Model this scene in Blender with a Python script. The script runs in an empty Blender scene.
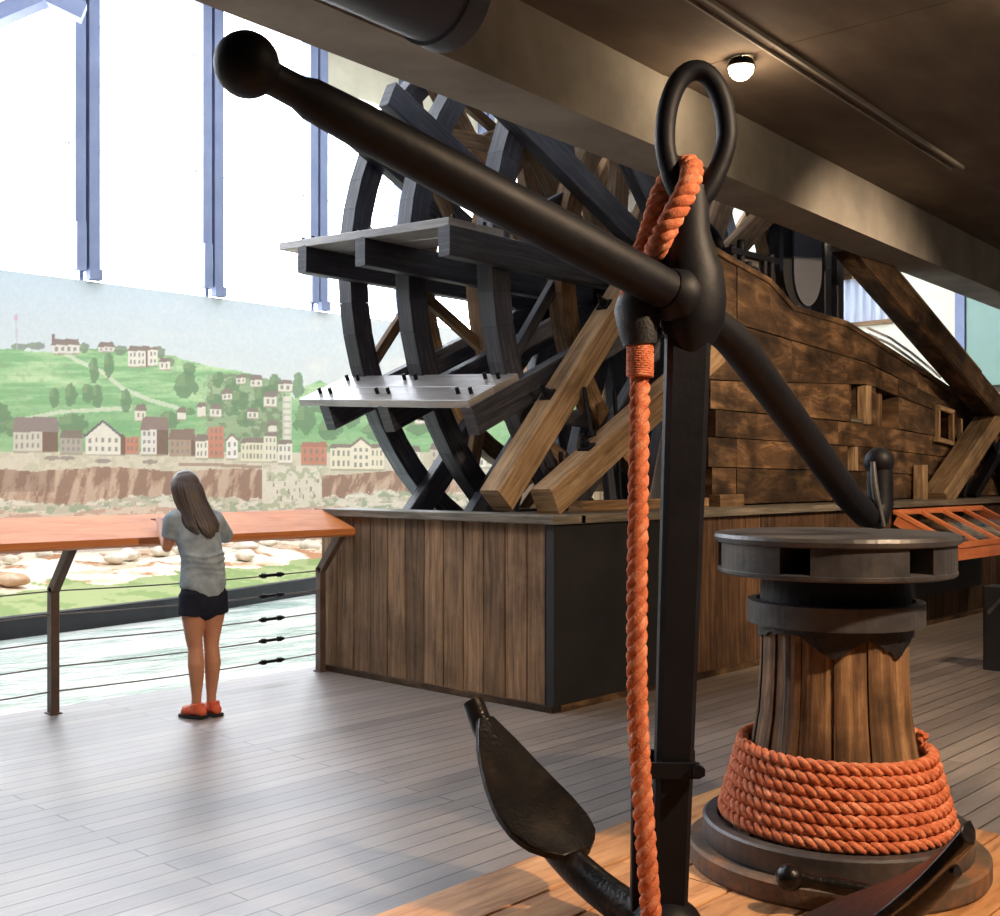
import bpy, math, random
import numpy as np
from mathutils import Vector, Matrix
random.seed(7); rng = np.random.default_rng(7)
PI = math.pi
SC = bpy.context.scene
COL = SC.collection
# ------------------------------------------------------------------ camera frame
F = 1130.0; CAMH = 1.4; HOR = 475.0
FX, FY = 0.729, 0.6845                     # the way the camera looks, on the ground
_n = math.hypot(FX, FY); FX /= _n; FY /= _n
RX, RY = FY, -FX                           # to its right
def W(x, y, D):
    r = (x-500)/F*D
    return Vector((RX*r+FX*D, RY*r+FY*D, CAMH-(y-HOR)/F*D))
def WY(x, y, Y):                           # on the plane at this Y
    t = (x-500)/F
    return W(x, y, Y/(FY+t*RY))
def RD(r, d, z): return Vector((RX*r+FX*d, RY*r+FY*d, z))
def V(*a): return Vector(a)

# ------------------------------------------------------------------ mesh builder
class MB:
    def __init__(s): s.v=[]; s.f=[]; s.uv=[]; s.sm=[]
    def add(s, vs, fs, uvs, smooth=False):
        b=len(s.v); s.v += [tuple(v) for v in vs]
        for f,u in zip(fs,uvs):
            s.f.append(tuple(i+b for i in f)); s.uv.append(u); s.sm.append(smooth)
    def sweep(s, sec, p0, p1, up=(0,0,1), taper=1.0, off=None):
        """prism of cross-section sec [(a,b)] (a sideways, b along up) from p0 to p1"""
        p0=Vector(p0); p1=Vector(p1); d=p1-p0; L=d.length; d.normalize()
        up=Vector(up)
        if abs(d.dot(up.normalized()))>.999: up=Vector((1,0,0)) if abs(d.x)<.9 else Vector((0,1,0))
        side=d.cross(up).normalized(); u=side.cross(d).normalized()
        if off is None: off=random.randint(0,60)*10+5
        n=len(sec); vs=[p0+side*a+u*b for a,b in sec]+[p1+side*a*taper+u*b*taper for a,b in sec]
        fs=[];uvs=[];acc=0
        for i in range(n):
            j=(i+1)%n; w=math.hypot(sec[j][0]-sec[i][0],sec[j][1]-sec[i][1])
            fs.append((i,j,n+j,n+i)); uvs.append([(0,off+acc),(0,off+acc+w),(L,off+acc+w),(L,off+acc)]); acc+=w
        fs.append(tuple(reversed(range(n)))); uvs.append([(sec[i][0],off+sec[i][1]) for i in reversed(range(n))])
        fs.append(tuple(n+i for i in range(n))); uvs.append([(sec[i][0],off+sec[i][1]) for i in range(n)])
        s.add(vs,fs,uvs)
        return s
    def beam(s, p0, p1, w, h, up=(0,0,1), ch=None, taper=1.0, off=None):
        a=w/2; b=h/2
        if ch is None: ch=min(w,h)*.07
        c=ch
        sec=[(-a+c,-b),(a-c,-b),(a,-b+c),(a,b-c),(a-c,b),(-a+c,b),(-a,b-c),(-a,-b+c)] if c>0 else [(-a,-b),(a,-b),(a,b),(-a,b)]
        return s.sweep(sec,p0,p1,up,taper,off)
    def box(s, c, size, rz=0, ch=None, off=None, long='x'):
        c=Vector(c); sx,sy,sz=size
        R=Matrix.Rotation(rz,3,'Z')
        if long=='x': d=R@Vector((sx/2,0,0)); return s.beam(c-d,c+d,sy,sz,(0,0,1),ch,1,off)
        if long=='y': d=R@Vector((0,sy/2,0)); return s.beam(c-d,c+d,sx,sz,(0,0,1),ch,1,off)
        d=Vector((0,0,sz/2)); up=R@Vector((1,0,0)); return s.beam(c-d,c+d,sy,sx,up,ch,1,off)
    def tube(s, pts, rad, n=12, closed=False, caps=True, ell=(1,1), up0=None, off=None, smooth=True):
        pts=[Vector(p) for p in pts]; m=len(pts)
        if not hasattr(rad,'__len__'): rad=[rad]*m
        T=[]
        for i in range(m):
            if closed: t=pts[(i+1)%m]-pts[i-1]
            else: t=pts[min(i+1,m-1)]-pts[max(i-1,0)]
            T.append(t.normalized())
        u=Vector(up0) if up0 else (Vector((0,0,1)) if abs(T[0].z)<.9 else Vector((1,0,0)))
        if off is None: off=random.randint(0,60)*10+5
        vs=[];L=0;Ls=[]
        for i in range(m):
            u=(u-T[i]*u.dot(T[i]));
            if u.length<1e-6: u=T[i].orthogonal()
            u.normalize(); w=T[i].cross(u)
            if i: L+=(pts[i]-pts[i-1]).length
            Ls.append(L)
            for k in range(n):
                a=2*PI*k/n; vs.append(pts[i]+u*math.cos(a)*rad[i]*ell[0]+w*math.sin(a)*rad[i]*ell[1])
        fs=[];uvs=[];R=max(rad)
        for i in range(m if closed else m-1):
            i2=(i+1)%m; l2=Ls[i2] if i2 else L+.05
            for k in range(n):
                k2=(k+1)%n; fs.append((i*n+k,i*n+k2,i2*n+k2,i2*n+k))
                va=off+k/n*2*PI*R; vb=off+(k+1)/n*2*PI*R
                uvs.append([(Ls[i],va),(Ls[i],vb),(l2,vb),(l2,va)])
        s.add(vs,fs,uvs,smooth)
        if caps and not closed:
            s.add(vs[:n],[tuple(reversed(range(n)))],[[(0,off)]*n],False)
            s.add(vs[-n:],[tuple(range(n))],[[(0,off)]*n],False)
        return s
    def cyl(s,p0,p1,r,n=16,r2=None): return s.tube([p0,p1],[r,r if r2 is None else r2],n)
    def ball(s,c,r,n=16,m=10):
        c=Vector(c); r=(r,r,r) if not hasattr(r,'__len__') else r
        vs=[c+Vector((0,0,r[2]))]
        for i in range(1,m):
            t=PI*i/m
            for k in range(n):
                a=2*PI*k/n; vs.append(c+Vector((r[0]*math.sin(t)*math.cos(a),r[1]*math.sin(t)*math.sin(a),r[2]*math.cos(t))))
        vs.append(c-Vector((0,0,r[2]))); fs=[]
        for k in range(n): fs.append((0,1+k,1+(k+1)%n))
        for i in range(m-2):
            for k in range(n): a=1+i*n+k; b=1+i*n+(k+1)%n; fs.append((a,a+n,b+n,b))
        e=len(vs)-1
        for k in range(n): fs.append((1+(m-2)*n+(k+1)%n,1+(m-2)*n+k,e))
        s.add(vs,fs,[[(0,5)]*len(f) for f in fs],True); return s
    def lathe(s,prof,c,n=48,smooth=False,fn=None,off=5):
        c=Vector(c); m=len(prof); vs=[];
        for i,(r,z) in enumerate(prof):
            for k in range(n):
                a=2*PI*k/n; rr=r*(fn(a,z) if fn else 1); vs.append(c+Vector((rr*math.cos(a),rr*math.sin(a),z)))
        fs=[];uvs=[]
        for i in range(m-1):
            for k in range(n):
                k2=(k+1)%n; fs.append((i*n+k,i*n+k2,(i+1)*n+k2,(i+1)*n+k))
                z0=prof[i][1];z1=prof[i+1][1]; R=max(prof[i][0],.01); a0=off+2*PI*R*k/n; a1=off+2*PI*R*(k+1)/n
                uvs.append([(z0,a0),(z0,a1),(z1,a1),(z1,a0)])
        s.add(vs,fs,uvs,smooth); return s
    def prism(s,poly,o,ax,ay,t,uvrot=False):
        """polygon [(a,b)] in the plane o+a*ax+b*ay, thickness t about it"""
        o=Vector(o);ax=Vector(ax).normalized();ay=Vector(ay).normalized();nn=ax.cross(ay).normalized()
        n=len(poly); off=random.randint(0,60)*10+5
        vs=[o+ax*a+ay*b+nn*t/2 for a,b in poly]+[o+ax*a+ay*b-nn*t/2 for a,b in poly]
        fs=[tuple(range(n)),tuple(n+i for i in reversed(range(n)))]
        uvs=[[(a,off+b) for a,b in poly],[(a,off+b) for a,b in reversed(poly)]]
        for i in range(n):
            j=(i+1)%n; fs.append((j,i,n+i,n+j)); uvs.append([(poly[j][0],off),(poly[i][0],off),(poly[i][0],off+t),(poly[j][0],off+t)])
        s.add(vs,fs,uvs); return s
    def quad(s,a,b,c,d):
        s.add([a,b,c,d],[(0,1,2,3)],[[(0,5),(1,5),(1,6),(0,6)]]); return s
    def build(s,name,mat,parent=None,loc=None,bevel=0):
        me=bpy.data.meshes.new(name)
        vs=s.v
        if parent is not None and loc is None: pass
        me.from_pydata(vs,[],s.f); me.update()
        uvl=me.uv_layers.new(name='UVMap')
        flat=np.array([c for u in s.uv for c in u],dtype=np.float32).ravel()
        uvl.data.foreach_set('uv',flat)
        me.polygons.foreach_set('use_smooth',np.array(s.sm,dtype=bool))
        me.materials.append(mat)
        o=bpy.data.objects.new(name,me); COL.objects.link(o)
        if parent is not None:
            o.parent=parent
            # the vertices are written in world space; the part sits in its thing's frame
            o.matrix_parent_inverse=Matrix.Identity(4)
            base=world_base(parent)
            me.transform(base.inverted())
        if bevel:
            b=o.modifiers.new('bevel','BEVEL'); b.width=bevel; b.segments=2; b.limit_method='ANGLE'
        return o
def world_base(o):
    m=Matrix.LocRotScale(o.location,o.rotation_euler,o.scale)
    return world_base(o.parent)@m if o.parent else m
def tag(o,label=None,cat=None,group=None,kind=None):
    if label: o['label']=label
    if cat: o['category']=cat
    if group: o['group']=group
    if kind: o['kind']=kind
    return o
def thing(name,label,cat,loc=(0,0,0),group=None,rz=0):
    o=bpy.data.objects.new(name,None); COL.objects.link(o); o.location=loc; o.rotation_euler=(0,0,rz)
    o.empty_display_size=.1
    return tag(o,label,cat,group)
def struct(name,mb,mat,label=None,**k):
    o=mb.build(name,mat,**k); o['kind']='structure'
    if label: o['label']=label
    return o
def copy_tree(o,parent=None):
    c=o.copy(); COL.objects.link(c); c.parent=parent
    for ch in list(o.children): copy_tree(ch,c)
    return c

# ------------------------------------------------------------------ materials
def lin(c):
    c=np.asarray(c,dtype=float)/255.; return np.where(c<=.04045,c/12.92,((c+.055)/1.055)**2.4)
def L3(r,g,b): return tuple(lin((r,g,b)))+(1,)
def newmat(name):
    m=bpy.data.materials.new(name); m.use_nodes=True; nt=m.node_tree
    return m,nt,nt.nodes['Principled BSDF']
def N(nt,t,**k):
    n=nt.nodes.new(t)
    for a,b in k.items(): setattr(n,a,b)
    return n
def ramp(nt,cols,pos=None):
    r=N(nt,'ShaderNodeValToRGB'); e=r.color_ramp.elements
    while len(e)<len(cols): e.new(.5)
    for i,c in enumerate(cols):
        e[i].position=(i/(len(cols)-1) if pos is None else pos[i]); e[i].color=c
    return r
def mapn(nt,src,scale,kind='ShaderNodeTexNoise',**inp):
    mp=N(nt,'ShaderNodeMapping'); mp.inputs['Scale'].default_value=scale
    nt.links.new(src,mp.inputs['Vector'])
    n=N(nt,kind); nt.links.new(mp.outputs[0],n.inputs['Vector'])
    for a,b in inp.items(): n.inputs[a].default_value=b
    return n
def mixc(nt,a,b,fac,mode='MIX'):
    m=N(nt,'ShaderNodeMix',data_type='RGBA',blend_type=mode)
    for k,v in ((6,a),(7,b),(0,fac)):
        if hasattr(v,'links'): nt.links.new(v,m.inputs[k])
        else: m.inputs[k].default_value=v
    return m.outputs[2]
def wood(name,cols,rough=.75,grain=26,stain=.5,bump=.25,tone=.35,spec=.3,stainscale=2.2):
    m,nt,b=newmat(name); tc=N(nt,'ShaderNodeTexCoord')
    g=mapn(nt,tc.outputs['UV'],(1.3,grain,1),Scale=1.6,Detail=7.,Roughness=.65,Distortion=.6)
    r=ramp(nt,cols,[.28]+[.28+.44*(i+1)/(len(cols)-1) for i in range(len(cols)-1)]); nt.links.new(g.outputs[0],r.inputs[0])
    s=mapn(nt,tc.outputs['Object'],(1,1,1),Scale=stainscale,Detail=5.,Roughness=.6)
    sr=ramp(nt,[(1-stain,1-stain,1-stain,1),(1,1,1,1),(1.15,1.12,1.05,1)],[.33,.55,.75]); nt.links.new(s.outputs[0],sr.inputs[0])
    c=mixc(nt,r.outputs[0],sr.outputs[0],1.0,'MULTIPLY')
    sep=N(nt,'ShaderNodeSeparateXYZ'); nt.links.new(tc.outputs['UV'],sep.inputs[0])
    dv=N(nt,'ShaderNodeMath',operation='DIVIDE'); dv.inputs[1].default_value=10; nt.links.new(sep.outputs[1],dv.inputs[0])
    fl=N(nt,'ShaderNodeMath',operation='FLOOR'); nt.links.new(dv.outputs[0],fl.inputs[0])
    wn=N(nt,'ShaderNodeTexWhiteNoise',noise_dimensions='1D'); nt.links.new(fl.outputs[0],wn.inputs['W'])
    mr=N(nt,'ShaderNodeMapRange'); mr.inputs['To Min'].default_value=1-tone; mr.inputs['To Max'].default_value=1+tone*.5
    nt.links.new(wn.outputs[0],mr.inputs[0])
    cc=N(nt,'ShaderNodeCombineColor');
    for i in range(3): nt.links.new(mr.outputs[0],cc.inputs[i])
    c=mixc(nt,c,cc.outputs[0],1.0,'MULTIPLY')
    nt.links.new(c,b.inputs['Base Color'])
    b.inputs['Roughness'].default_value=rough; b.inputs['Specular IOR Level'].default_value=spec
    bp=N(nt,'ShaderNodeBump'); bp.inputs['Strength'].default_value=bump; bp.inputs['Distance'].default_value=.01
    nt.links.new(g.outputs[0],bp.inputs['Height']); nt.links.new(bp.outputs[0],b.inputs['Normal'])
    return m
def noisy(name,cols,scale=4,rough=.6,metal=0,bump=.1,spec=.5,detail=5,pos=None,rr=None,distort=0,sc3=(1,1,1)):
    m,nt,b=newmat(name); tc=N(nt,'ShaderNodeTexCoord')
    g=mapn(nt,tc.outputs['Object'],sc3,Scale=scale,Detail=float(detail),Roughness=.6,Distortion=float(distort))
    r=ramp(nt,cols,pos or [.3+.4*i/(len(cols)-1) for i in range(len(cols))]); nt.links.new(g.outputs[0],r.inputs[0])
    nt.links.new(r.outputs[0],b.inputs['Base Color']); b.inputs['Roughness'].default_value=rough
    b.inputs['Metallic'].default_value=metal; b.inputs['Specular IOR Level'].default_value=spec
    if rr:
        mr=N(nt,'ShaderNodeMapRange'); mr.inputs['To Min'].default_value=rr[0]; mr.inputs['To Max'].default_value=rr[1]
        nt.links.new(g.outputs[0],mr.inputs[0]); nt.links.new(mr.outputs[0],b.inputs['Roughness'])
    if bump:
        bp=N(nt,'ShaderNodeBump'); bp.inputs['Strength'].default_value=bump; bp.inputs['Distance'].default_value=.01
        g2=mapn(nt,tc.outputs['Object'],(1,1,1),Scale=scale*7,Detail=4.)
        nt.links.new(g2.outputs[0],bp.inputs['Height']); nt.links.new(bp.outputs[0],b.inputs['Normal'])
    return m
def emis(name,col,st):
    m,nt,b=newmat(name); b.inputs['Base Color'].default_value=(0,0,0,1)
    b.inputs['Emission Color'].default_value=col; b.inputs['Emission Strength'].default_value=st
    return m
def vcol(name,rough=.9,gain=None):
    m,nt,b=newmat(name); a=N(nt,'ShaderNodeVertexColor'); a.layer_name='paint'
    nt.links.new(a.outputs[0],b.inputs['Base Color']); b.inputs['Roughness'].default_value=rough
    b.inputs['Specular IOR Level'].default_value=.1
    return m
M={}
M['oldwood']=wood('weathered_brown_timber',[L3(74,56,40),L3(132,104,76),L3(172,142,108)],stain=.6)
M['bracewood']=wood('tan_brace_timber',[L3(108,84,62),L3(176,146,112),L3(208,184,150)],stain=.4,grain=22)
M['hullwood']=wood('dark_hull_plank',[L3(44,32,24),L3(92,70,50),L3(160,126,92)],stain=.8,grain=5,bump=.9,stainscale=3.2,tone=.5)
M['wheelwood']=wood('backlit_wheel_timber',[L3(28,31,44),L3(54,57,70),L3(98,96,98)],stain=.5,rough=.5,spec=.5)  # blue-black tone stands in for backlight on brown wheel timber
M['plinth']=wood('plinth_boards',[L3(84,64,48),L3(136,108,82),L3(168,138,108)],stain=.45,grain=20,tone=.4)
M['plinthcap']=wood('grey_plinth_cap',[L3(70,66,60),L3(112,106,96),L3(150,142,130)],stain=.3,rough=.5)
M['blackpanel']=noisy('black_panel',[L3(20,20,24),L3(34,33,36)],3,.6)
M['platform']=wood('pine_platform_boards',[L3(140,92,56),L3(214,156,106),L3(232,180,130)],stain=.3,grain=14,rough=.5,tone=.25,spec=.4)
M['iron']=noisy('black_painted_iron',[L3(9,10,16),L3(18,20,29)],5,.5,.0,.12,.22,rr=(.45,.65))
M['ironrust']=noisy('rusty_dark_iron',[L3(14,13,15),L3(24,21,21),L3(46,38,33)],9,.3,.2,.25,.3)
M['ironedge']=noisy('worn_iron',[L3(60,60,64),L3(110,108,108)],9,.4,.6,.1,.5)
M['capiron']=noisy('capstan_iron',[L3(44,44,48),L3(70,69,72),L3(88,84,80)],6,.42,.3,.15,.6)
M['capwood']=wood('capstan_barrel_wood',[L3(58,42,30),L3(114,86,60),L3(168,134,98)],stain=.6,grain=16,bump=.6,stainscale=5)
M['rope']=noisy('orange_rope',[L3(166,88,60),L3(198,116,84),L3(220,154,122)],30,.85,0,.5,.1)
M['tape']=noisy('black_tape',[L3(16,17,20),L3(34,35,40)],20,.6,0,.3)
M['steel']=noisy('blue_grey_steel',[L3(112,122,152),L3(128,138,166)],2,.6,.1,0)
M['railwood']=wood('orange_varnished_rail',[L3(184,108,56),L3(206,128,74),L3(216,142,88)],stain=.1,grain=10,rough=.5,tone=.05,spec=.2,bump=.05)
M['railiron']=noisy('brown_painted_post',[L3(70,56,50),L3(96,78,68)],8,.5)
M['concrete']=noisy('beam_concrete',[L3(128,124,118),L3(144,139,132),L3(158,153,144)],2.2,.85,0,.15,.2)
M['ceil']=noisy('dark_ceiling_concrete',[L3(92,82,74),L3(106,95,85),L3(120,108,96)],1.1,.85,0,.15,.2,sc3=(1,2.5,1))
M['duct']=noisy('dark_duct_paint',[L3(56,60,72),L3(72,76,88)],2,.5,.1,.02)
M['case']=wood('orange_case_frame',[L3(190,100,60),L3(220,130,84),L3(232,152,104)],stain=.1,grain=12,rough=.4,tone=.08)
M['white']=noisy('pale_plate',[L3(200,200,205),L3(225,226,230)],4,.5)

# ================================================================== SETTING
# floor of narrow grey-brown boards
m,nt,b=newmat('grey_floor_boards'); M['floor']=m
tc=N(nt,'ShaderNodeTexCoord')
br=mapn(nt,tc.outputs['Object'],(1,1,1),'ShaderNodeTexBrick'); br.offset=.37; br.squash=1
for k,v in (('Scale',1.0),('Brick Width',3.4),('Row Height',.105),('Mortar Size',.0045),('Mortar Smooth',.2),('Bias',0.)): br.inputs[k].default_value=v
br.inputs['Color1'].default_value=L3(112,105,101); br.inputs['Color2'].default_value=L3(134,126,120); br.inputs['Mortar'].default_value=L3(52,46,44)
g=mapn(nt,tc.outputs['Object'],(1.2,26,1),Scale=1.5,Detail=6.,Roughness=.7)
gr=ramp(nt,[(.72,.72,.73,1),(1,1,1,1),(1.14,1.12,1.1,1)],[.3,.5,.7]); nt.links.new(g.outputs[0],gr.inputs[0])
c=mixc(nt,br.outputs[0],gr.outputs[0],1.0,'MULTIPLY')
s=mapn(nt,tc.outputs['Object'],(.5,1.4,1),Scale=1.3,Detail=5.); sr=ramp(nt,[(.75,.76,.8,1),(1.1,1.08,1.05,1)],[.35,.65]); nt.links.new(s.outputs[0],sr.inputs[0])
c=mixc(nt,c,sr.outputs[0],1.0,'MULTIPLY'); nt.links.new(c,b.inputs['Base Color'])
mr=N(nt,'ShaderNodeMapRange'); mr.inputs['To Min'].default_value=.3; mr.inputs['To Max'].default_value=.5; nt.links.new(g.outputs[0],mr.inputs[0]); nt.links.new(mr.outputs[0],b.inputs['Roughness'])
b.inputs['Specular IOR Level'].default_value=.9; b.inputs['Coat Weight'].default_value=.22; b.inputs['Coat Roughness'].default_value=.4; b.inputs['Coat IOR'].default_value=1.6
bp=N(nt,'ShaderNodeBump'); bp.inputs['Strength'].default_value=.35; bp.inputs['Distance'].default_value=.006
mh=N(nt,'ShaderNodeMath',operation='SUBTRACT'); nt.links.new(g.outputs[0],mh.inputs[0]); nt.links.new(br.outputs[1],mh.inputs[1])
nt.links.new(mh.outputs[0],bp.inputs['Height']); nt.links.new(bp.outputs[0],b.inputs['Normal'])

RAILY=6.45
f=MB(); f.box((9,(-4+6.62)/2,-.15),(26,10.62,.3),ch=0); struct('floor',f,M['floor'])

# ceiling slab and concrete beam, turned a few degrees from the ship
UX,UY=(RX*.6355+FX*.7721, RY*.6355+FY*.7721); NX,NY=(-RX*.7721+FX*.6355, -RY*.7721+FY*.6355)
def C(u,q,z): return V(UX*u+NX*q, UY*u+NY*q, z)
def cbox(mb,u0,u1,q0,q1,z0,z1):
    qc=(q0+q1)/2; zc=(z0+z1)/2; mb.beam(C(u0,qc,zc),C(u1,qc,zc),q1-q0,z1-z0,ch=0)
CZ=3.73
c1=MB(); cbox(c1,-6,5.7,-4.2,3.45,CZ,CZ+.25); cbox(c1,5.715,22,-4.2,3.45,CZ+.004,CZ+.25); cbox(c1,-6,22,-4.2,3.45,CZ+.25,CZ+.4)
struct('ceiling',c1,M['ceil'])
c2=MB(); cbox(c2,-6,22,3.45,3.82,3.30,CZ+.4); struct('trim_1',c2,M['concrete'],'grey concrete beam under the edge of the dark ceiling')

M['wall']=noisy('dim_wall_paint',[L3(96,86,76),L3(110,98,88)],1,.9,0,0,.1)
M['cream']=noisy('cream_wall_paint',[L3(206,202,184),L3(214,210,192)],1,.9,0,0,.1)
w=MB(); w.box((9,-4.1,2),(26,.2,4.3),ch=0); struct('wall_right',w,M['wall'])
w=MB(); w.box((-4.1,6.05,4.6),(.2,20.5,10.2),ch=0); struct('wall_back',w,M['wall'])
w=MB(); w.box((22.1,2.0,4.6),(.2,12.4,10.2),ch=0); struct('wall_front',w,M['wall'])
w=MB()
w.box((22.1,12.45,2.0),(.2,8.5,5.0),ch=0); w.box((22.1,12.45,8.05),(.2,8.5,3.4),ch=0)
w.box((22.1,9.0,5.425),(.2,1.6,1.85),ch=0); w.box((22.1,14.25,5.425),(.2,4.9,1.85),ch=0)
struct('wall_end',w,M['cream'],'cream end wall with a window above the hull')
# roof of the tall hall with three long roof lights
M['roof']=noisy('pale_roof_lining',[L3(176,180,186),L3(196,198,202)],1,.9,0,0,.1)
w=MB()
for y0,y1 in ((3.5,6.5),(7.4,9.9),(10.8,13.1),(14.0,16.4)): w.box((9,(y0+y1)/2,9.6),(26.4,y1-y0,.2),ch=0)
for x in (-3.9,2.5,9,15.5,21.9): w.box((x,9.5,9.6),(.5,12,.2),ch=0)
w.box((9,3.75,6.95),(26.4,.2,5.5),ch=0)
struct('wall_upper',w,M['roof'])

# window wall: glazing between paired steel posts
gm=bpy.data.materials.new('window_glass'); gm.use_nodes=True; nt=gm.node_tree; nt.nodes.clear()
o_=N(nt,'ShaderNodeOutputMaterial'); tr=N(nt,'ShaderNodeBsdfTransparent'); gl=N(nt,'ShaderNodeBsdfGlossy'); gl.inputs['Roughness'].default_value=.05
mx=N(nt,'ShaderNodeMixShader'); mx.inputs[0].default_value=.06; nt.links.new(tr.outputs[0],mx.inputs[1]); nt.links.new(gl.outputs[0],mx.inputs[2]); nt.links.new(mx.outputs[0],o_.inputs[0])
M['glass']=gm
M['transom']=noisy('pale_transom',[L3(176,184,188),L3(196,202,204)],2,.6,0,0)
WY0=16.08; M['tan']=noisy('tan_header_panel',[L3(196,190,166),L3(212,204,180)],2,.9,0,0,.1)
xs=[8.0+2.135*k for k in range(-6,8)]
for i,x0 in enumerate(xs[:-1]):
    x1=xs[i+1]
    fr=MB(); fr.box(((x0+x1)/2,WY0,4.24),(x1-x0-.4,.1,.08),ch=0); fr.box(((x0+x1)/2,WY0,9.46),(x1-x0-.4,.1,.08),ch=0)
    wd=struct('window_%d'%(i+1),fr,M['transom'])
    gp=MB(); gp.box(((x0+x1)/2,WY0+.02,6.85),(x1-x0-.36,.012,5.1),ch=0); gp.build('pane',M['glass'],wd)
    if x0>12: h_=MB(); h_.box(((x0+x1)/2,WY0-.05,8.86),(x1-x0-.36,.14,1.2),ch=0); h_.build('header_panel',M['tan'],wd)
    for z in ((6.30,8.17) if x0<12 else (6.3,)):
        t=MB(); t.box(((x0+x1)/2,WY0-.01,z),(x1-x0-.38,.03,.022),ch=0); t.build('transom',M['transom'],wd)
for i,x in enumerate(xs):
    p=MB()
    p.box((x-.115,15.98,6.98),(.16,.26,5.1),ch=.0,long='z'); p.box((x+.115,15.98,6.98),(.17,.22,5.1),ch=0,long='z'); p.box((x,16.06,6.9),(.06,.02,5.24),ch=0,long='z')
    st=struct('trim_%d'%(i+2),p,M['steel'],'blue-grey paired steel window post')
    q=MB(); q.box((x-.125,15.82,4.76),(.15,.06,.7),ch=.01,long='z'); q.box((x+.1,15.86,4.37),(.2,.14,.16),ch=.0,long='z'); q.build('foot_bracket',M['steel'],st)
p=MB(); p.beam(W(-70,45,15.5),W(45,-4,15.5),.22,.22,ch=0); p.beam(W(38,-8,15.5),W(84,14,15.7),.22,.22,ch=0)
struct('trim_20',p,M['steel'],'steel knee brace at the head of the leftmost window post')
w=MB(); w.box((9,16.3,2.0),(26.4,.2,4.4),ch=0); w.box((-3.3,16.3,6.9),(1.6,.2,5.5),ch=0); w.box((21.9,16.3,6.9),(.5,.2,5.5),ch=0); struct('wall_left',w,M['wall'])
# end-wall window and the teal panel
fr=MB()
ya,yb,za,zb=9.8,11.8,4.5,6.35
for a,b2 in (((22,ya,za),(22,yb,za)),((22,ya,zb),(22,yb,zb)),((22,ya,za),(22,ya,zb)),((22,yb,za),(22,yb,zb)),((22,ya,5.5),(22,yb,5.5))):
    fr.beam(a,b2,.12,.09,ch=0)
wd=struct('window_20',fr,M['oldwood'],'wooden framed window in the cream end wall')
cu=MB(); n_=60
for i in range(n_):
    ya_,yb_=9.86+1.88*i/n_,9.86+1.88*(i+1)/n_; f1=lambda q:22.07+.022*math.sin(q*34)
    cu.quad(V(f1(ya_),ya_,4.56),V(f1(yb_),yb_,4.56),V(f1(yb_),yb_,6.3),V(f1(ya_),ya_,6.3))
M['dimming_sheet']=noisy('blue_grey_dimming_sheet',[L3(150,158,180),L3(190,196,210)],3,.9,0,0,.1,sc3=(1,6,.3)); cu.build('dimming_sheet',M['dimming_sheet'],wd)  # wavy sheet added to dim the bright window
g=MB(); g.box((22.1,10.8,5.42),(.012,2.0,1.85),ch=0,long='z'); g.build('pane',M['glass'],wd)
M['teal']=noisy('teal_painted_panel',[L3(134,160,150),L3(142,168,158)],1,.85,0,0,.1)
p=MB(); p.box((21.93,5.1,4.9),(.08,6.4,3.6),ch=0,long='z')
pn=p.build('wall_panel',M['teal']); tag(pn,'flat teal painted panel high on the far wall at the right edge','panel')
p=MB(); p.box((21.93,8.42,5.0),(.14,.18,3.8),ch=0,long='z'); p.build('edge_strip',M['steel'],pn)

# ------------------------------------------------------------------ the painted river town
def dsegm(px,py,pts):
    d=np.full(px.shape,1e9)
    for (x0,y0),(x1,y1) in zip(pts[:-1],pts[1:]):
        vx,vy=x1-x0,y1-y0; t=np.clip(((px-x0)*vx+(py-y0)*vy)/(vx*vx+vy*vy),0,1)
        d=np.minimum(d,np.hypot(px-x0-t*vx,py-y0-t*vy))
    return d
def vnoise(x,y,s):
    r=np.random.default_rng(s).random((64,64)); xi=np.floor(x).astype(int); yi=np.floor(y).astype(int); fx=x-xi; fy=y-yi
    fx=fx*fx*(3-2*fx); fy=fy*fy*(3-2*fy); g=lambda a,b:r[a%64,b%64]
    return (g(xi,yi)*(1-fx)+g(xi+1,yi)*fx)*(1-fy)+(g(xi,yi+1)*(1-fx)+g(xi+1,yi+1)*fx)*fy
def fbm(x,y,s): return .5*vnoise(x,y,s)+.25*vnoise(2*x,2*y,s+1)+.15*vnoise(4*x,4*y,s+2)+.1*vnoise(8*x,8*y,s+3)
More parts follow.
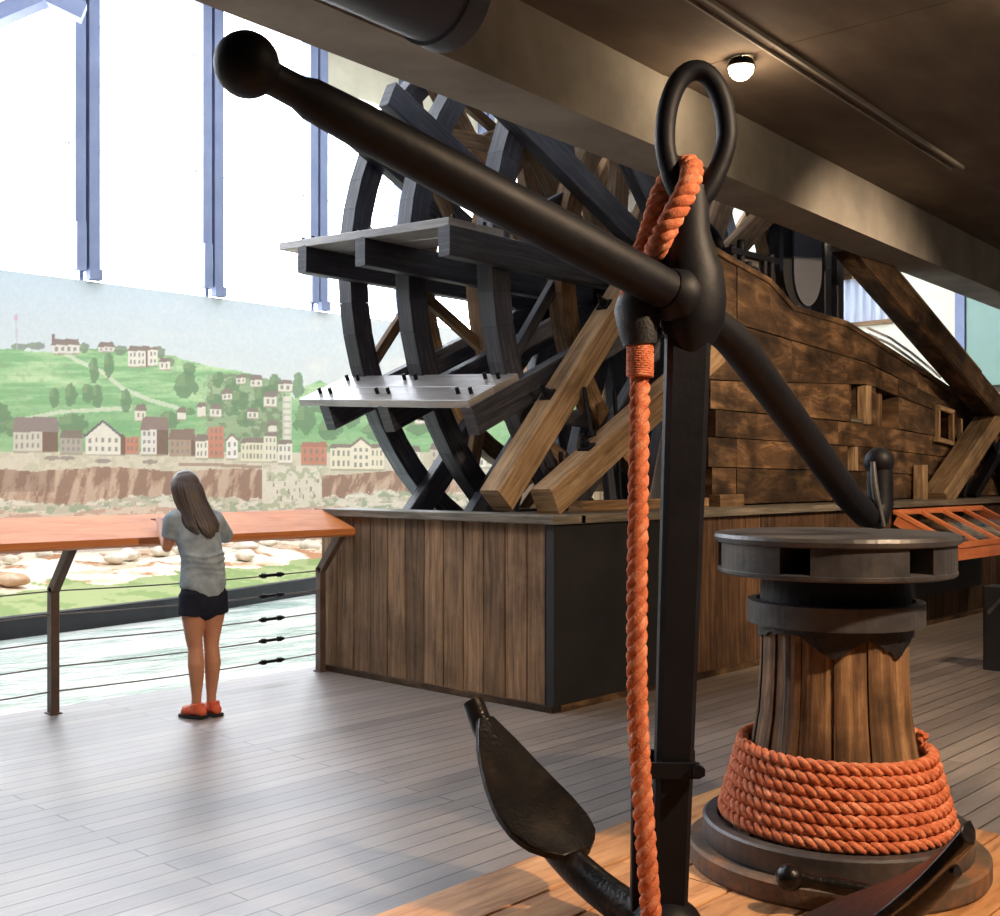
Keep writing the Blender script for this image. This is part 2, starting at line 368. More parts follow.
def paint(px,py):
    c=np.zeros(px.shape+(3,))
    def put(mask,col,a=1.0):
        a=np.asarray(a)*mask; c[...]=c*(1-a[...,None])+np.array(col,float)*a[...,None]
    t=np.clip((py-255)/150,0,1)[...,None]
    c[...]=np.array([186,209,216])*(1-t)+np.array([222,228,216])*t
    cl=np.clip((fbm(px/90,py/28,5)-.42)*4,0,1)*np.clip((py-290)/60,0,1)*np.clip((px-120)/140,0,1)
    put(np.ones_like(px),(240,236,218),cl*.85)
    hx=[-200,0,50,100,150,175,200,240,285,295,305,320,345,400,500,700,1000]; hy=[354,348,352,348,352,357,364,371,384,400,386,380,392,398,400,396,398]
    hill=np.interp(px,hx,hy)+3*(fbm(px/9,py*0,9)-.5)
    h=py>hill
    n1=fbm(px/50+py/40,py/5.5,11); n2=fbm(px/6,py/5,12)
    put(h,(160,205,138)); put(h,(120,178,112),np.clip((n1-.47)*6,0,1)); put(h,(192,222,160),np.clip((.42-n1)*7,0,1)*.9); put(h,(132,160,112),np.clip((n2-.56)*3,0,.35))
    # dark belt above the roofs
    put(h&(py>402+6*(n2-.5)),(112,168,104),.5)
    sc=h&(px>205+8*(n2-.5)*4)&(px<286)&(py>374)
    put(sc,(140,148,112),.55); put(sc&(n2>.52),(104,120,86),.7)
    for pts,wd in (([(62,352),(80,362),(103,372),(122,388),(150,400),(178,408)],1.6),([(-50,430),(0,424),(60,412),(130,408)],1.5)): put(dsegm(px,py,pts)<wd+n2,(216,222,190),.8)
    def tree(x,y,w,hh,col=(92,126,84)):
        k=1-(((px-x)/w)**2+((py-y)/hh)**2)+(n2-.5)*1.6
        put(k>0,col,.85); put((k>.15)&(px<x-w*.1)&(py<y),(134,160,104),.5)
    for x,y,w_,h_ in ((94,370,5,13),(109,364,5,13),(54,397,5,11),(71,396,6,11),(88,393,6,10),(97,396,5,12),(126,399,5,12),(186,386,11,13),(218,380,6,9),(190,368,6,6),(-20,395,8,14),(-50,400,10,16),(0,418,12,14),(14,428,8,9),(73,424,14,12),(50,430,8,8),(170,420,9,9),(245,420,9,8),(262,398,9,10),(240,400,10,10),(298,386,6,12),(305,420,12,14),(330,430,12,10),(318,405,7,8),(375,432,12,9),(352,420,8,8),(420,425,14,10),(400,412,9,7),(455,418,12,9),(215,400,9,7),(275,385,7,10),(233,385,8,8),(150,436,9,8)): tree(x,y,w_,h_)
    tree(36,346,10,4,(120,132,112)); tree(20,347,8,3,(120,132,112)); tree(120,350,7,5,(110,128,98)); tree(84,348,5,5,(110,128,98)); tree(160,352,5,6,(110,128,98)); tree(168,362,6,4,(110,128,98))
    put((dsegm(px,py,[(16,316),(17,350)])<.7),(190,180,190),.7); put((dsegm(px,py,[(16,316),(16,319)])<1.6),(214,160,180),.8)
    cream=(232,228,204); brk=(196,122,92); rf=(128,112,98); dk=(108,84,66); grey=(170,168,160)
    def house(x0,x1,ye,yb,yp=None,wall=cream,roof=rf,gable=False,side=0,rows=2,cols=4):
        if side: put((px>=x1)&(px<=x1+side)&(py>=ye-2)&(py<=yb)&(py>=ye-(1-(px-x1)/side)*4),dk)
        put((px>=x0)&(px<=x1)&(py>=ye)&(py<=yb),wall)
        if yp is not None:
            if gable:
                xm=(x0+x1)/2; hl=np.interp(px,[x0,xm,x1],[ye,yp,ye]); put((px>=x0)&(px<=x1)&(py>=hl)&(py<=ye+.5),wall)
                put((px>=x0-1.5)&(px<=x1+1.5)&(np.abs(py-hl)<1.5)&(py<ye+1),roof)
            else:
                k=(ye-py)/(ye-yp)*3; put((py>=yp)&(py<ye)&(px>=x0-1+k)&(px<=x1+1+side-k*.6),roof)
        if x1-x0>9:
            for i in range(cols):
                for j in range(rows):
                    wx=x0+(i+.7)*(x1-x0)/(cols+.4); wy=ye+(j+.35)*(yb-ye)/(rows+.2); ww=max(.9,(x1-x0)/cols*.2); wh=max(1.2,(yb-ye)/rows*.24)
                    put((np.abs(px-wx)<ww)&(np.abs(py-wy-wh*.6)<wh),(120,118,104),.8)
        put((px>=x0)&(px<=x1+side)&(np.abs(py-yb)<.8),(150,140,112),.7)
    house(52,79,345,354,339,wall=(222,218,200),rows=1); put((px>52)&(px<55)&(py>334)&(py<342),(130,104,100))
    house(98,114,347,352,342,rows=1,cols=3,wall=(216,212,196)); house(128,146,351,367,346,side=4); house(148,158,350,366,347,rows=2,cols=2); house(159,170,362,370,358,rows=1,cols=2)
    for a in ((135,146,411,421,404),(177,186,413,420,407),(197,206,407,417,402),(210,221,409,417,404),(222,232,394,400,389),(264,277,397,407,391),(247,258,412,419,408),(268,277,426,432,421),(342,352,408,415,403),(366,374,412,418,408),(236,246,378,384,374),(250,262,380,387,375),(278,292,384,392,380),(415,427,415,424,410),(440,452,420,430,414),(330,338,418,424,413)): house(*a,wall=(226,222,198),rows=1,cols=2)
    tree(232,412,7,5); tree(256,404,6,5); tree(190,412,5,4)
    # the river street
    put(h&(py>452),(214,206,176)); put(h&(py>452)&(n2>.55),(188,184,148),.6)
    for x in np.arange(285,290,2): put((np.abs(px-x)<2.4)&(py>396)&(py<462),(224,220,196),.8)
    for k in range(9): put((np.abs(px-286)<5)&(np.abs(py-(402+k*6.5))<1),(170,168,140),.7)
    house(13,42,432,452,417,wall=(206,200,176),roof=(134,118,108),side=16,rows=2,cols=5)
    house(60,82,438,454,430,wall=(170,160,140),roof=(120,108,92)); house(85,121,436,455,421,gable=True,roof=(96,88,90),rows=2,cols=5,side=4)
    house(125,139,437,454,wall=brk,rows=2,cols=3); house(141,157,430,455,417,side=11,roof=(134,112,98),rows=3,cols=3,wall=(226,222,206))
    house(169,191,440,456,429,wall=(166,140,112),roof=(128,104,88),side=4); house(195,208,441,459,434,rows=2,cols=3)
    house(208,224,427,458,wall=brk,rows=4,cols=3); house(226,238,440,459,434,gable=True,rows=2,cols=2,wall=(240,238,222)); house(241,264,443,462,438,rows=2,cols=6,wall=(224,220,180)); house(264,277,436,462,432,rows=3,cols=3,wall=(226,222,190))
    house(278,292,444,464,440,rows=2,cols=3); house(301,327,447,465,442,wall=brk,roof=(170,112,86),rows=2,cols=4)
    house(330,352,448,470,444,rows=2,cols=4,wall=(234,226,190)); house(370,384,448,470,444,rows=2,cols=3,wall=(234,226,190)); house(351,371,446,470,438,gable=True,rows=3,cols=3,wall=(238,230,196))
    house(392,420,452,468,446,rows=2,cols=5); house(430,455,450,468,443,wall=(200,188,160)); house(470,500,450,468,444)
    put(dsegm(px,py,[(180,464),(218,465),(275,468)])<1.6,(150,120,98),.8)
    for x,y in ((103,461),(52,458),(150,462),(67,458)): put((((px-x)/8)**2+((py-y)/2.2)**2)<1,(122,108,98),.7)
    # bluff
    top=469+2*np.sin(px/23)+4*(n2-.5)+np.clip((px-220)/60,0,1)*4; bot=499+5*np.sin(px/37)+10*(n2-.5)-np.clip((px-220)/60,0,1)*4
    n3=fbm(px/7+py/30,py/26,21); bl=(py>top)&((px<262)|(px>322)|(n2>.8))
    put((py>top-3)&bl,(150,168,120),.8); put(bl,(176,142,112)); put(bl&(n3>.5),(132,98,76),.75); put(bl&(n3<.4),(206,182,150),.6)
    put(bl&((px<55)&(py<492)),(112,84,68),.35)
    lo=(py>bot); put(lo,(196,190,160)); put(lo&(n2>.5),(142,162,122),.8); n4=fbm(px/11,py/4,31); put(lo&(n4>.55),(234,228,206),.8)
    ravine=(px>262)&(px<322)&(py>466); put(ravine,(224,218,192),.8); put(ravine&(n2>.58),(166,172,130),.8)
    for k in range(14):
        x=270+3.7*k; y=478+(k*7)%22; put((np.abs(px-x)<.9)&(np.abs(py-y)<2.2),(130,118,98),.8)
    sd=py>510+4*np.sin(px/30); put(sd,(222,202,172)); put(sd&(n4>.52),(190,150,120),.8)
    sd=py>521; put(sd,(176,138,110)); put(sd&(n3>.5),(140,102,82),.6); put(sd&(n4>.56),(226,196,166),.8)
    sd=py>551+5*np.sin(px/33+1); put(sd,(238,226,204)); put(sd&(n4>.6),(214,178,150),.8)
    c[...]=(c*.76+np.array([218,220,216])*.24)*np.array([1.0,.975,.995]); c[...]*=(1+.06*(fbm(px/2.3,py/2.3,41)-.5))[...,None]  # haze put into the paint: all colours blended toward a pale grey
    return np.clip(c,0,255)
def set_paint(o,cols):
    at=o.data.color_attributes.new('paint','FLOAT_COLOR','POINT'); rgba=np.ones((len(cols),4),dtype=np.float32); rgba[:,:3]=lin(cols)
    at.data.foreach_set('color',rgba.ravel())
def proj(X,Y,Z):
    r=X*RX+Y*RY; d=X*FX+Y*FY; return 500+F*r/d, HOR-F*(Z-CAMH)/d
MY=15.9
def grid_mesh(name,X,Y,Z,mat):
    h,w_=X.shape; me=bpy.data.meshes.new(name); me.vertices.add(h*w_)
    me.vertices.foreach_set('co',np.stack([X,Y,Z],-1).astype(np.float32).ravel())
    i=np.arange(h*w_).reshape(h,w_); q=np.stack([i[:-1,:-1],i[:-1,1:],i[1:,1:],i[1:,:-1]],-1).reshape(-1,4)
    me.loops.add(q.size); me.polygons.add(len(q)); me.loops.foreach_set('vertex_index',q.ravel().astype(np.int32))
    me.polygons.foreach_set('loop_start',(np.arange(len(q))*4).astype(np.int32))
    me.update(calc_edges=True); me.validate(); me.materials.append(mat)
    o=bpy.data.objects.new(name,me); COL.objects.link(o); return o
X_,Z_=np.meshgrid(np.arange(5.2,16.5,.0155),np.arange(.0,4.28,.0165)); X2=X_; Y2=np.full(X2.shape,MY)
M['mural']=vcol('painted_mural')
mu=grid_mesh('mural',X2,Y2,Z_,M['mural']); px,py=proj(X2,Y2,Z_); set_paint(mu,paint(px,py).reshape(-1,3))
tag(mu,'long painted mural of a river town below green hills under the tall windows','mural')
X_,Z_=np.meshgrid(np.concatenate([np.arange(16.5,22,.06)]),np.arange(.0,4.29,.05)); px,py=proj(X_,np.full(X_.shape,MY),Z_)
m2=grid_mesh('painted_hills',X_,np.full(X_.shape,MY),Z_,M['mural']); set_paint(m2,paint(px,py).reshape(-1,3)); m2.parent=mu
X_,Z_=np.meshgrid(np.arange(-4,5.25,.06),np.arange(.0,4.29,.05)); px,py=proj(np.maximum(X_,3.5),np.full(X_.shape,MY),Z_)
m3=grid_mesh('painted_hills',X_,np.full(X_.shape,MY),Z_,M['mural']); set_paint(m3,paint(px-(np.maximum(0,3.5-X_))*70,py).reshape(-1,3)); m3.parent=mu
bk=MB(); bk.box((9,MY+.05,2.14),(26,.08,4.27),ch=0); bk.build('backing_board',M['roof'],mu)

# ------------------------------------------------------------------ pool, kerb, bank
def kerbY(x):
    return float(np.interp(x,[-4,0,2.5,4.8,6.9,9.9,12,14,17,22],[11.6,11.35,11.3,11.4,11.75,12.75,13.5,14.1,14.6,15.0]))
wm,nt,b=newmat('pool_water'); M['water']=wm
tc=N(nt,'ShaderNodeTexCoord'); n1=mapn(nt,tc.outputs['Object'],(.5,1.3,1),Scale=1.6,Detail=5.,Distortion=1.2)
r=ramp(nt,[L3(176,196,186),L3(216,226,216),L3(238,240,230)],[.36,.5,.62]); nt.links.new(n1.outputs[0],r.inputs[0]); nt.links.new(r.outputs[0],b.inputs['Base Color'])
b.inputs['Roughness'].default_value=.12; b.inputs['Specular IOR Level'].default_value=.8
n2=mapn(nt,tc.outputs['Object'],(1,2.2,1),Scale=4.5,Detail=4.,Distortion=.8); bp=N(nt,'ShaderNodeBump'); bp.inputs['Strength'].default_value=.35; bp.inputs['Distance'].default_value=.05
nt.links.new(n2.outputs[0],bp.inputs['Height']); nt.links.new(bp.outputs[0],b.inputs['Normal'])
w=MB(); w.box((9,11.25,-.45),(26,9.3,.4),ch=0)
o=w.build('water',wm); tag(o,'pale green rippled pool of water beyond the railing',None,kind='structure')
k=MB(); ks=np.linspace(-4,21.9,80); vs=[];sec=[(-.07,-.3),(.07,-.3),(.07,-.03),(-.07,-.03)]
for x in ks:
    y=kerbY(x)
    for a,bz in sec: vs.append((x,y+a,bz))
fs=[]; 
for i in range(len(ks)-1):
    for j in range(4): fs.append((i*4+j,i*4+(j+1)%4,(i+1)*4+(j+1)%4,(i+1)*4+j))
k.add(vs,fs,[[(0,5),(1,5),(1,6),(0,6)]]*len(fs))
M['kerb']=noisy('black_kerb_rubber',[L3(14,16,24),L3(26,28,36)],4,.5)
struct('trim_21',k,M['kerb'],'curved black kerb between the pool and the grass bank')
XX=np.linspace(-4,21.9,520); U=np.linspace(0,1,60); Xg,Ug=np.meshgrid(XX,U); K=np.interp(XX,ks,[kerbY(x) for x in ks])[None,:]
Yg=K+.09+Ug*(MY-.03-K-.09); nz=fbm(Xg*1.7,Yg*1.7,55)
Zg=-.045+.31*np.clip(Ug,0,1)+ .22*np.clip((nz-.45),0,1)*np.clip((Ug-.25)*3,0,1)+.012*(fbm(Xg*9,Yg*9,56)-.5)
bank=grid_mesh('bank',Xg,Yg,Zg,vcol('bank_ground'))
nn=fbm(Xg*3,Yg*3,61); gcol=np.zeros(Xg.shape+(3,)); gcol[...]=(150,158,110); gcol[nn>.52]=(128,144,92); lim=.36+.25*(nz-.5)
sand=Ug>lim; gcol[sand]=(232,222,200); gcol[sand&(nn>.54)]=(206,182,154); gcol[sand&(nn>.6)&(nz>.5)]=(176,128,96)
set_paint(bank,gcol.reshape(-1,3)); bank['kind']='structure'; bank['label']='grass and pale sand bank at the foot of the mural'
bank.data.polygons.foreach_set('use_smooth',[True]*len(bank.data.polygons))
# boulders
M['rock']=noisy('sunlit_pale_boulder',[L3(196,180,158),L3(232,222,204),L3(246,240,226)],3,.9,0,.3,.2)  # very pale tones stand in for a sun patch on the rocks
M['rock2']=noisy('reddish_boulder',[L3(160,110,82),L3(206,164,132),L3(232,208,184)],3,.9,0,.3,.2)
def boulder(x,y,s,mat,label,grp):
    b_=MB(); b_.ball((0,0,0),(s,s*.7,s*.42),20,12); r=np.random.default_rng(int(x*100)); ph=r.random(6)*6
    b_.v=[(a*(1+.16*math.sin(7*bb/s+ph[0])+.1*math.sin(5*cc/s+ph[1])),bb*(1+.14*math.sin(6*a/s+ph[2])),cc*(1+.18*math.sin(5*a/s+ph[3])*math.cos(4*bb/s+ph[4]))) for a,bb,cc in b_.v]
    z=.03+.3*(y-kerbY(x))/(MY-kerbY(x))
    o=b_.build('boulder',mat); o.location=(x,y,z+s*.1); o.rotation_euler=(0,0,ph[5]); tag(o,label,'rock',grp)
r_=random.Random(3)
for i in range(16):
    x=5.6+i*.52+r_.uniform(-.15,.15); y=kerbY(x)+ (MY-kerbY(x))*r_.uniform(.5,.85)
    boulder(x,y,r_.uniform(.10,.22),M['rock'],'low pale boulder lying on the sandy bank behind the pool','pale boulders on the bank')
for x,y,s in ((5.75,13.3,.2),): boulder(x,y,s,M['rock2'],'reddish boulder at the left end of the bank','reddish boulders on the bank')

# ================================================================== THE TIMBER PLINTH
PX,PY,PZ=5.06,4.32,1.16
pl=thing('timber_plinth','long box of upright brown boards with a grey cap carrying the ship and its wheel','plinth',(PX,PY,0))
b_=MB(); y=PY+.03
for i in range(12):
    wd=2.17/12; b_.beam((PX+.02+.004*math.sin(i*2.3),y+wd/2,0.0),(PX+.02,y+wd/2,PZ-.05),wd-.006,.04,up=(-1,0,0),ch=.004); y+=wd
b_.build('end_boards',M['plinth'],pl)
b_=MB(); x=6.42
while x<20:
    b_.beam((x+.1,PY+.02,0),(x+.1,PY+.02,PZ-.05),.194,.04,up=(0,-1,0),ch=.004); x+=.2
M['plinthside']=wood('shaded_plinth_side_boards',[L3(48,34,26),L3(86,62,44),L3(120,92,66)],stain=.5,grain=20,tone=.4); b_.build('side_boards',M['plinthside'],pl)  # darker copy of the plinth wood: shade on this side put into the colour
b_=MB(); b_.box(((PX+6.42)/2-.005,PY+.02,(PZ-.05)/2),(6.43-PX,.06,PZ-.052),ch=.004); tag(b_.build('dark_panel',M['blackpanel'],pl),'black panel at the corner of the plinth')
b_=MB(); b_.box((PX+.1,(PY+6.5)/2,PZ-.025),(.3,6.5-PY+.08,.05),long='y',ch=.003); b_.box((12.65,PY+.3,PZ-.0255),(14.75,.68,.05),ch=.003)
b_.build('cap',M['plinthcap'],pl)
b_=MB(); b_.box((12.6,6.5,.56),(14.8,.06,1.1),ch=0); b_.box((19.98,5.4,.56),(.05,2.1,1.1),ch=0); b_.box((PX+.035,PY+.035,.55),(.07,.07,1.1),long='z',ch=.004); b_.build('frame',M['hullwood'],pl)
b_=MB(); b_.box((PX-.01,(PY+6.5)/2,.02),(.03,6.5-PY,.04),long='y',ch=0); b_.box((12.5,PY-.01,.02),(14.8,.03,.04),ch=0); b_.build('toe_strip',M['hullwood'],pl)

# ================================================================== PADDLE WHEEL
WX,WZ=7.62,2.92
whl=thing('paddle_wheel','huge dark timber stern paddle wheel rising out of the plinth','paddle wheel',(WX,5.9,PZ))
def wp(r,th,y,t=0):   # radius, angle above the horizontal on the left side, tangential offset upward
    a=math.radians(th); return V(WX-r*math.cos(a)+t*math.sin(a), y, WZ+r*math.sin(a)+t*math.cos(a)+(y-6.6)*.05)
frames=[(6.62,'wheelwood'),(5.98,'wheelwood'),(5.17,'wheelwood')]
def ring(r0,r1,y,dy,n=60,seg=15):
    m=MB()
    for i in range(n):
        a0=i*360/n; a1=a0+360/n-.05; off=(i*seg//n)*10+5
        P=[wp(r0,a0,y-dy/2),wp(r1,a0,y-dy/2),wp(r1,a0,y+dy/2),wp(r0,a0,y+dy/2),wp(r0,a1,y-dy/2),wp(r1,a1,y-dy/2),wp(r1,a1,y+dy/2),wp(r0,a1,y+dy/2)]
        u0=(i%4)*.22; u1=u0+.22; w=r1-r0
        m.add(P,[(0,1,5,4),(1,2,6,5),(2,3,7,6),(3,0,4,7)],[[(u0,off),(u0,off+w),(u1,off+w),(u1,off)]]*4)
    return m
proto_arm=None
for fi,(y,mat) in enumerate(frames):
    ring(2.10,2.27,y,.14).build('outer_rim',M[mat],whl)
    ring(1.40,1.56,y+.0,.13).build('inner_rim',M['oldwood'],whl)
    h=MB(); h.tube([(WX,y-.12,WZ),(WX,y+.12,WZ)],.36,32); h.tube([(WX,y-.15,WZ),(WX,y+.15,WZ)],.2,24); h.build('hub',M['iron'],whl)
    for k in range(15):
        th=.3+24*k
        a=MB(); far=th>30 and th<200
        a.beam(wp(.3,th,y-.11),wp(2.74,th,y-.11),.10,.19,up=wp(0,th,y,1)-wp(0,th,y,0),off=random.randint(0,60)*10+5)
        a.build('arm',M['oldwood'] if (far and (fi<2 or th>50)) else M[mat],whl)  # brown copy on these arms stands in for warm light falling there
    # slanting braces between arms, as on the real wheel
    for k in range(15):
        if 1:
            a=MB(); th=.3+24*k
            a.beam(wp(1.48,th+(2 if (k+fi)%2 else 22),y+.03),wp(2.2,th+(21 if (k+fi)%2 else 3),y+.03),.06,.11 if k%2 else .08); a.build('brace',M['oldwood'] if fi<2 else M[mat],whl)
s_=MB(); s_.tube([(WX,4.95,WZ),(WX,6.95,WZ)],.13,12); s_.build('shaft',M['iron'],whl)
M['bucket']=wood('grey_bucket_board',[L3(112,110,112),L3(150,148,146),L3(176,174,170)],rough=.28,spec=.8,stain=.25,grain=12,tone=.1)
for k in (0,-1,-3,-4,-5,-6,-7):
    th=.3+24*k; m=MB()
    r0,r1=(2.24,2.74)
    nrm=wp(0,th,0,1)-wp(0,th,0,0)
    for ra,rb in ((r0,(r0+r1)/2-.004),((r0+r1)/2+.004,r1)):
        rc=(ra+rb)/2; m.beam(wp(rc,th,5.02,.115),wp(rc,th,6.78,.115),rb-ra,.055,up=nrm,ch=.004)
    bo=m.build('bucket_board',M['bucket'],whl)
    if k in (0,-1):
        for y in (5.1,5.22,5.9,6.02,6.54,6.66):
            for r in (2.34,2.62):
                q=MB(); q.cyl(wp(r,th,y,.135),wp(r,th,y,.185),.014,8); q.build('bolt',M['iron'],bo)

# ================================================================== BRACES, RODS, HULL
def nutplate(mb,p,nrm,s=.09):
    n=Vector(nrm).normalized(); mb.beam(p,p+n*.015,s,s,ch=.002); mb.cyl(p+n*.015,p+n*.05,.028,6); mb.cyl(p+n*.05,p+n*.1,.013,8)
def brace(p0,p1,w,h,label,nuts=()):
    t=thing('diagonal_timber',label,'timber',p0)
    m=MB(); m.beam(p0,p1,w,h); m.build('beam',M['bracewood'],t)
    d=(Vector(p1)-Vector(p0)); L=d.length; d.normalize(); up=(Vector((0,0,1))-d*d.z).normalized()
    for f in nuts:
        q=MB(); nutplate(q,Vector(p0)+d*L*f+up*h/2,up); q.build('nut_plate',M['iron'],t)
    return t
brace((5.14,4.86,PZ+.08),(6.86,4.86,3.12),.17,.19,'steep tan timber brace with two bolts leaning up from the plinth corner',(.33,.68))
brace((5.26,4.56,PZ+.07),(7.24,4.62,2.32),.17,.19,'low tan timber brace rising at a shallow slope toward the hull end',(.24,))
def rod(p0,p1,label):
    m=MB(); m.cyl(p0,p1,.016,10); m.cyl(Vector(p0),Vector(p0)+V(0,0,.03),.03,6); o=m.build('iron_rod',M['iron']); tag(o,label,'rod'); return o
rod(WY(592,436,4.6),WY(584,388,4.74),'short black iron rod standing on the shallow tan timber brace')
rod((6.35,4.8,PZ+.01),(6.30,4.82,2.0),'thin black iron rod rising from the plinth cap behind the braces')
rod((5.66,4.74,PZ+.01),(5.6,4.72,1.55),'short black iron rod between the feet of the two tan braces')
m=MB(); m.box((6.5,4.72,PZ+.035),(1.5,.12,.07)); m.box((6.6,4.93,PZ+.03),(1.3,.1,.06)); o=m.build('sill_timber',M['oldwood']); tag(o,'pair of low timbers lying on the plinth cap beside the wheel','timber')

hull=thing('ship_hull','old dark plank side of the steamboat hull standing on the plinth','ship hull',(10,4.8,PZ))
RK=[7.3,8.2,8.57,9.55,10.33,11.7,12.4,13.5,20]
RT=[3.10,2.95,2.78,2.74,2.59,2.32,2.17,1.98,1.85]
rows=[([7.4,10,13.5],v) for v in ([1.17,1.17,1.17],[1.46,1.43,1.35],[1.69,1.66,1.52],[1.90,1.88,1.70],[2.12,2.24,1.84],[2.60,2.44,1.91])]
def zr(i,x):
    if i==6: return float(np.interp(x,RK,RT))
    return float(np.interp(x,rows[i][0],rows[i][1]))
cuts=sorted(set([7.3,7.7,8.2,8.57,9.0,9.4,9.65,9.95,10.16,10.66,11.1,11.55,11.94,12.4,13,13.5,15,17,19.9,9.6,9.8]))
openings={(3,9.65,9.95),(3,10.16,10.66),(3,11.55,11.94),(1,9.6,9.65),(1,9.65,9.8)}
hs=MB(); rr=random.Random(5)
for i in range(6):
    ends=sorted(rr.sample([c for c in cuts if c not in (7.3,19.9)],4)); off=rr.randint(0,60)*10+5; dy=rr.uniform(-.012,.012)
    for a,b2 in zip(cuts[:-1],cuts[1:]):
        if a in ends: off=rr.randint(0,60)*10+5; dy=rr.uniform(-.012,.012)
        if any(i==oi and a>=o0-.001 and b2<=o1+.001 for oi,o0,o1 in openings): continue
        g=.004; xa=a+(g if a in ends else 0); xb=b2
        y0,y1=4.70+dy,4.86
        x0s=xa
        if a==7.3: xa=7.3+[.06,.0,.09,.02,-.14,.05][i]
        za,zb_,zc,zd=zr(i,xa)+g,zr(i,xb)+g,zr(i+1,xb)-g,zr(i+1,xa)-g
        P=[(xa,y0,za),(xb,y0,zb_),(xb,y0,zc),(xa,y0,zd),(xa,y1,za),(xb,y1,zb_),(xb,y1,zc),(xa,y1,zd)]
        hgt=zc-zb_
        hs.add(P,[(0,1,2,3),(5,4,7,6),(3,2,6,7),(1,0,4,5),(0,3,7,4),(2,1,5,6)],
               [[(xa,off),(xb,off),(xb,off+hgt),(xa,off+hgt)],[(xb,off),(xa,off),(xa,off+hgt),(xb,off+hgt)],[(xa,off),(xb,off),(xb,off+.1),(xa,off+.1)],[(xb,off),(xa,off),(xa,off+.1),(xb,off+.1)],[(0,off),(0,off+hgt),(.1,off+hgt),(.1,off)],[(0,off+hgt),(0,off),(.1,off),(.1,off+hgt)]])
hs.build('hull_planks',M['hullwood'],hull)
m=MB(); 
for a,b2 in zip(RK[:-1],RK[1:]):
    P=[(a,4.88,PZ),(b2,4.88,PZ),(b2,4.88,zr(6,b2)-.04),(a,4.88,zr(6,a)-.04),(a,4.96,PZ),(b2,4.96,PZ),(b2,4.96,zr(6,b2)-.04),(a,4.96,zr(6,a)-.04)]
    m.add(P,[(0,1,2,3),(5,4,7,6),(3,2,6,7),(1,0,4,5),(0,3,7,4),(2,1,5,6)],[[(0,5),(1,5),(1,6),(0,6)]]*6)
m.build('inner_lining',M['blackpanel'],hull)
m=MB()
for a,b2 in zip(RK[:-1],RK[1:]): m.beam((a,4.79,zr(6,a)+.02),(b2,4.79,zr(6,b2)+.02),.24,.05,ch=.005)
m.build('top_rail',M['hullwood'],hull)
M['orange']=noisy('orange_lit_board',[L3(206,110,60),L3(232,140,90)],3,.6,0,0)  # orange tone stands in for warm light inside the hull openings
for xa,xb,z0,z1,mat in ((11.6,11.86,1.78,1.95,'orange'),(9.61,9.7,1.5,1.62,'orange')):
    m=MB(); m.box(((xa+xb)/2,4.865,(z0+z1)/2),(xb-xa,.02,z1-z0),ch=.003); m.build('opening_board',M[mat],hull)
def piece(n,mat,*a):
    m=MB(); a[0](m); return m.build(n,M[mat],hull)
piece('opening_post','bracewood',lambda m:m.box((9.78,4.74,1.55),(.06,.08,.22),long='z'))
piece('opening_post','bracewood',lambda m:m.box((9.99,4.73,2.05),(.1,.1,.36),long='z'))
piece('opening_sill','plinthcap',lambda m:m.box((9.8,4.76,1.90),(.3,.1,.03)))
def fr_(m):
    m.beam((11.56,4.68,1.78),(11.56,4.68,2.1),.05,.05); m.beam((11.93,4.68,1.74),(11.93,4.68,2.06),.05,.05); m.beam((11.53,4.68,2.1),(11.96,4.68,2.06),.05,.05); m.beam((11.53,4.68,1.77),(11.96,4.68,1.73),.05,.05)
piece('opening_frame','bracewood',fr_)
piece('opening_post','bracewood',lambda m:m.box((12.15,4.68,1.85),(.05,.05,.3),long='z'))
piece('foot_block','oldwood',lambda m:m.box((7.5,4.66,1.2),(.34,.1,.1)))
piece('opening_post','oldwood',lambda m:m.box((10.42,4.80,2.02),(.08,.06,.38),long='z'))
# white pipes over the hull edge
o=None
for dz in (0,.06):
    m=MB(); m.tube([WY(x,y-dz*100,4.84) for x,y in ((868,334),(890,344),(910,358),(930,374),(940,383))],.014,8)
    o=tag(m.build('handrail_pipe',M['white']),'%s white pipe curving along the top edge of the hull'%('lower' if dz==0 else 'upper'),'pipe')
# diagonal dark timber and pale brace at the right
t=MB(); t.beam(WY(845,238,4.55),WY(990,408,4.5),.24,.26,ch=.02); o=t.build('diagonal_timber',M['hullwood']); tag(o,'thick dark aged timber sloping down to the right above the hull','timber')
t=MB(); t.beam(WY(866,240,4.86),WY(978,375,4.86),.08,.1,ch=.005); o=t.build('diagonal_timber',M['oldwood']); tag(o,'slim brown timber sloping close behind the thick dark timber','timber')
t=MB(); t.beam(WY(935,507,4.55)+V(0,0,.06),WY(1003,400,4.5),.26,.2,ch=.02); o=t.build('diagonal_timber',M['bracewood']); tag(o,'pale brown timber brace standing on the plinth at the right edge','timber')
t=MB(); t.box((11.0,4.62,PZ+.17),(.12,.1,.34),long='z'); o=t.build('timber_block',M['bracewood']); tag(o,'small pale upright block behind the foot of the right brace','timber')
t=MB(); t.beam(WY(985,400,4.6),WY(962,498,4.6),.06,.06); t.beam(WY(985,430,4.62),WY(1010,498,4.62),.1,.08); t.beam(WY(1005,440,4.58),WY(972,498,4.58),.1,.08)
o=t.build('iron_truss',M['iron']); tag(o,'dark iron struts crossing behind the pale brace at the right edge','truss')
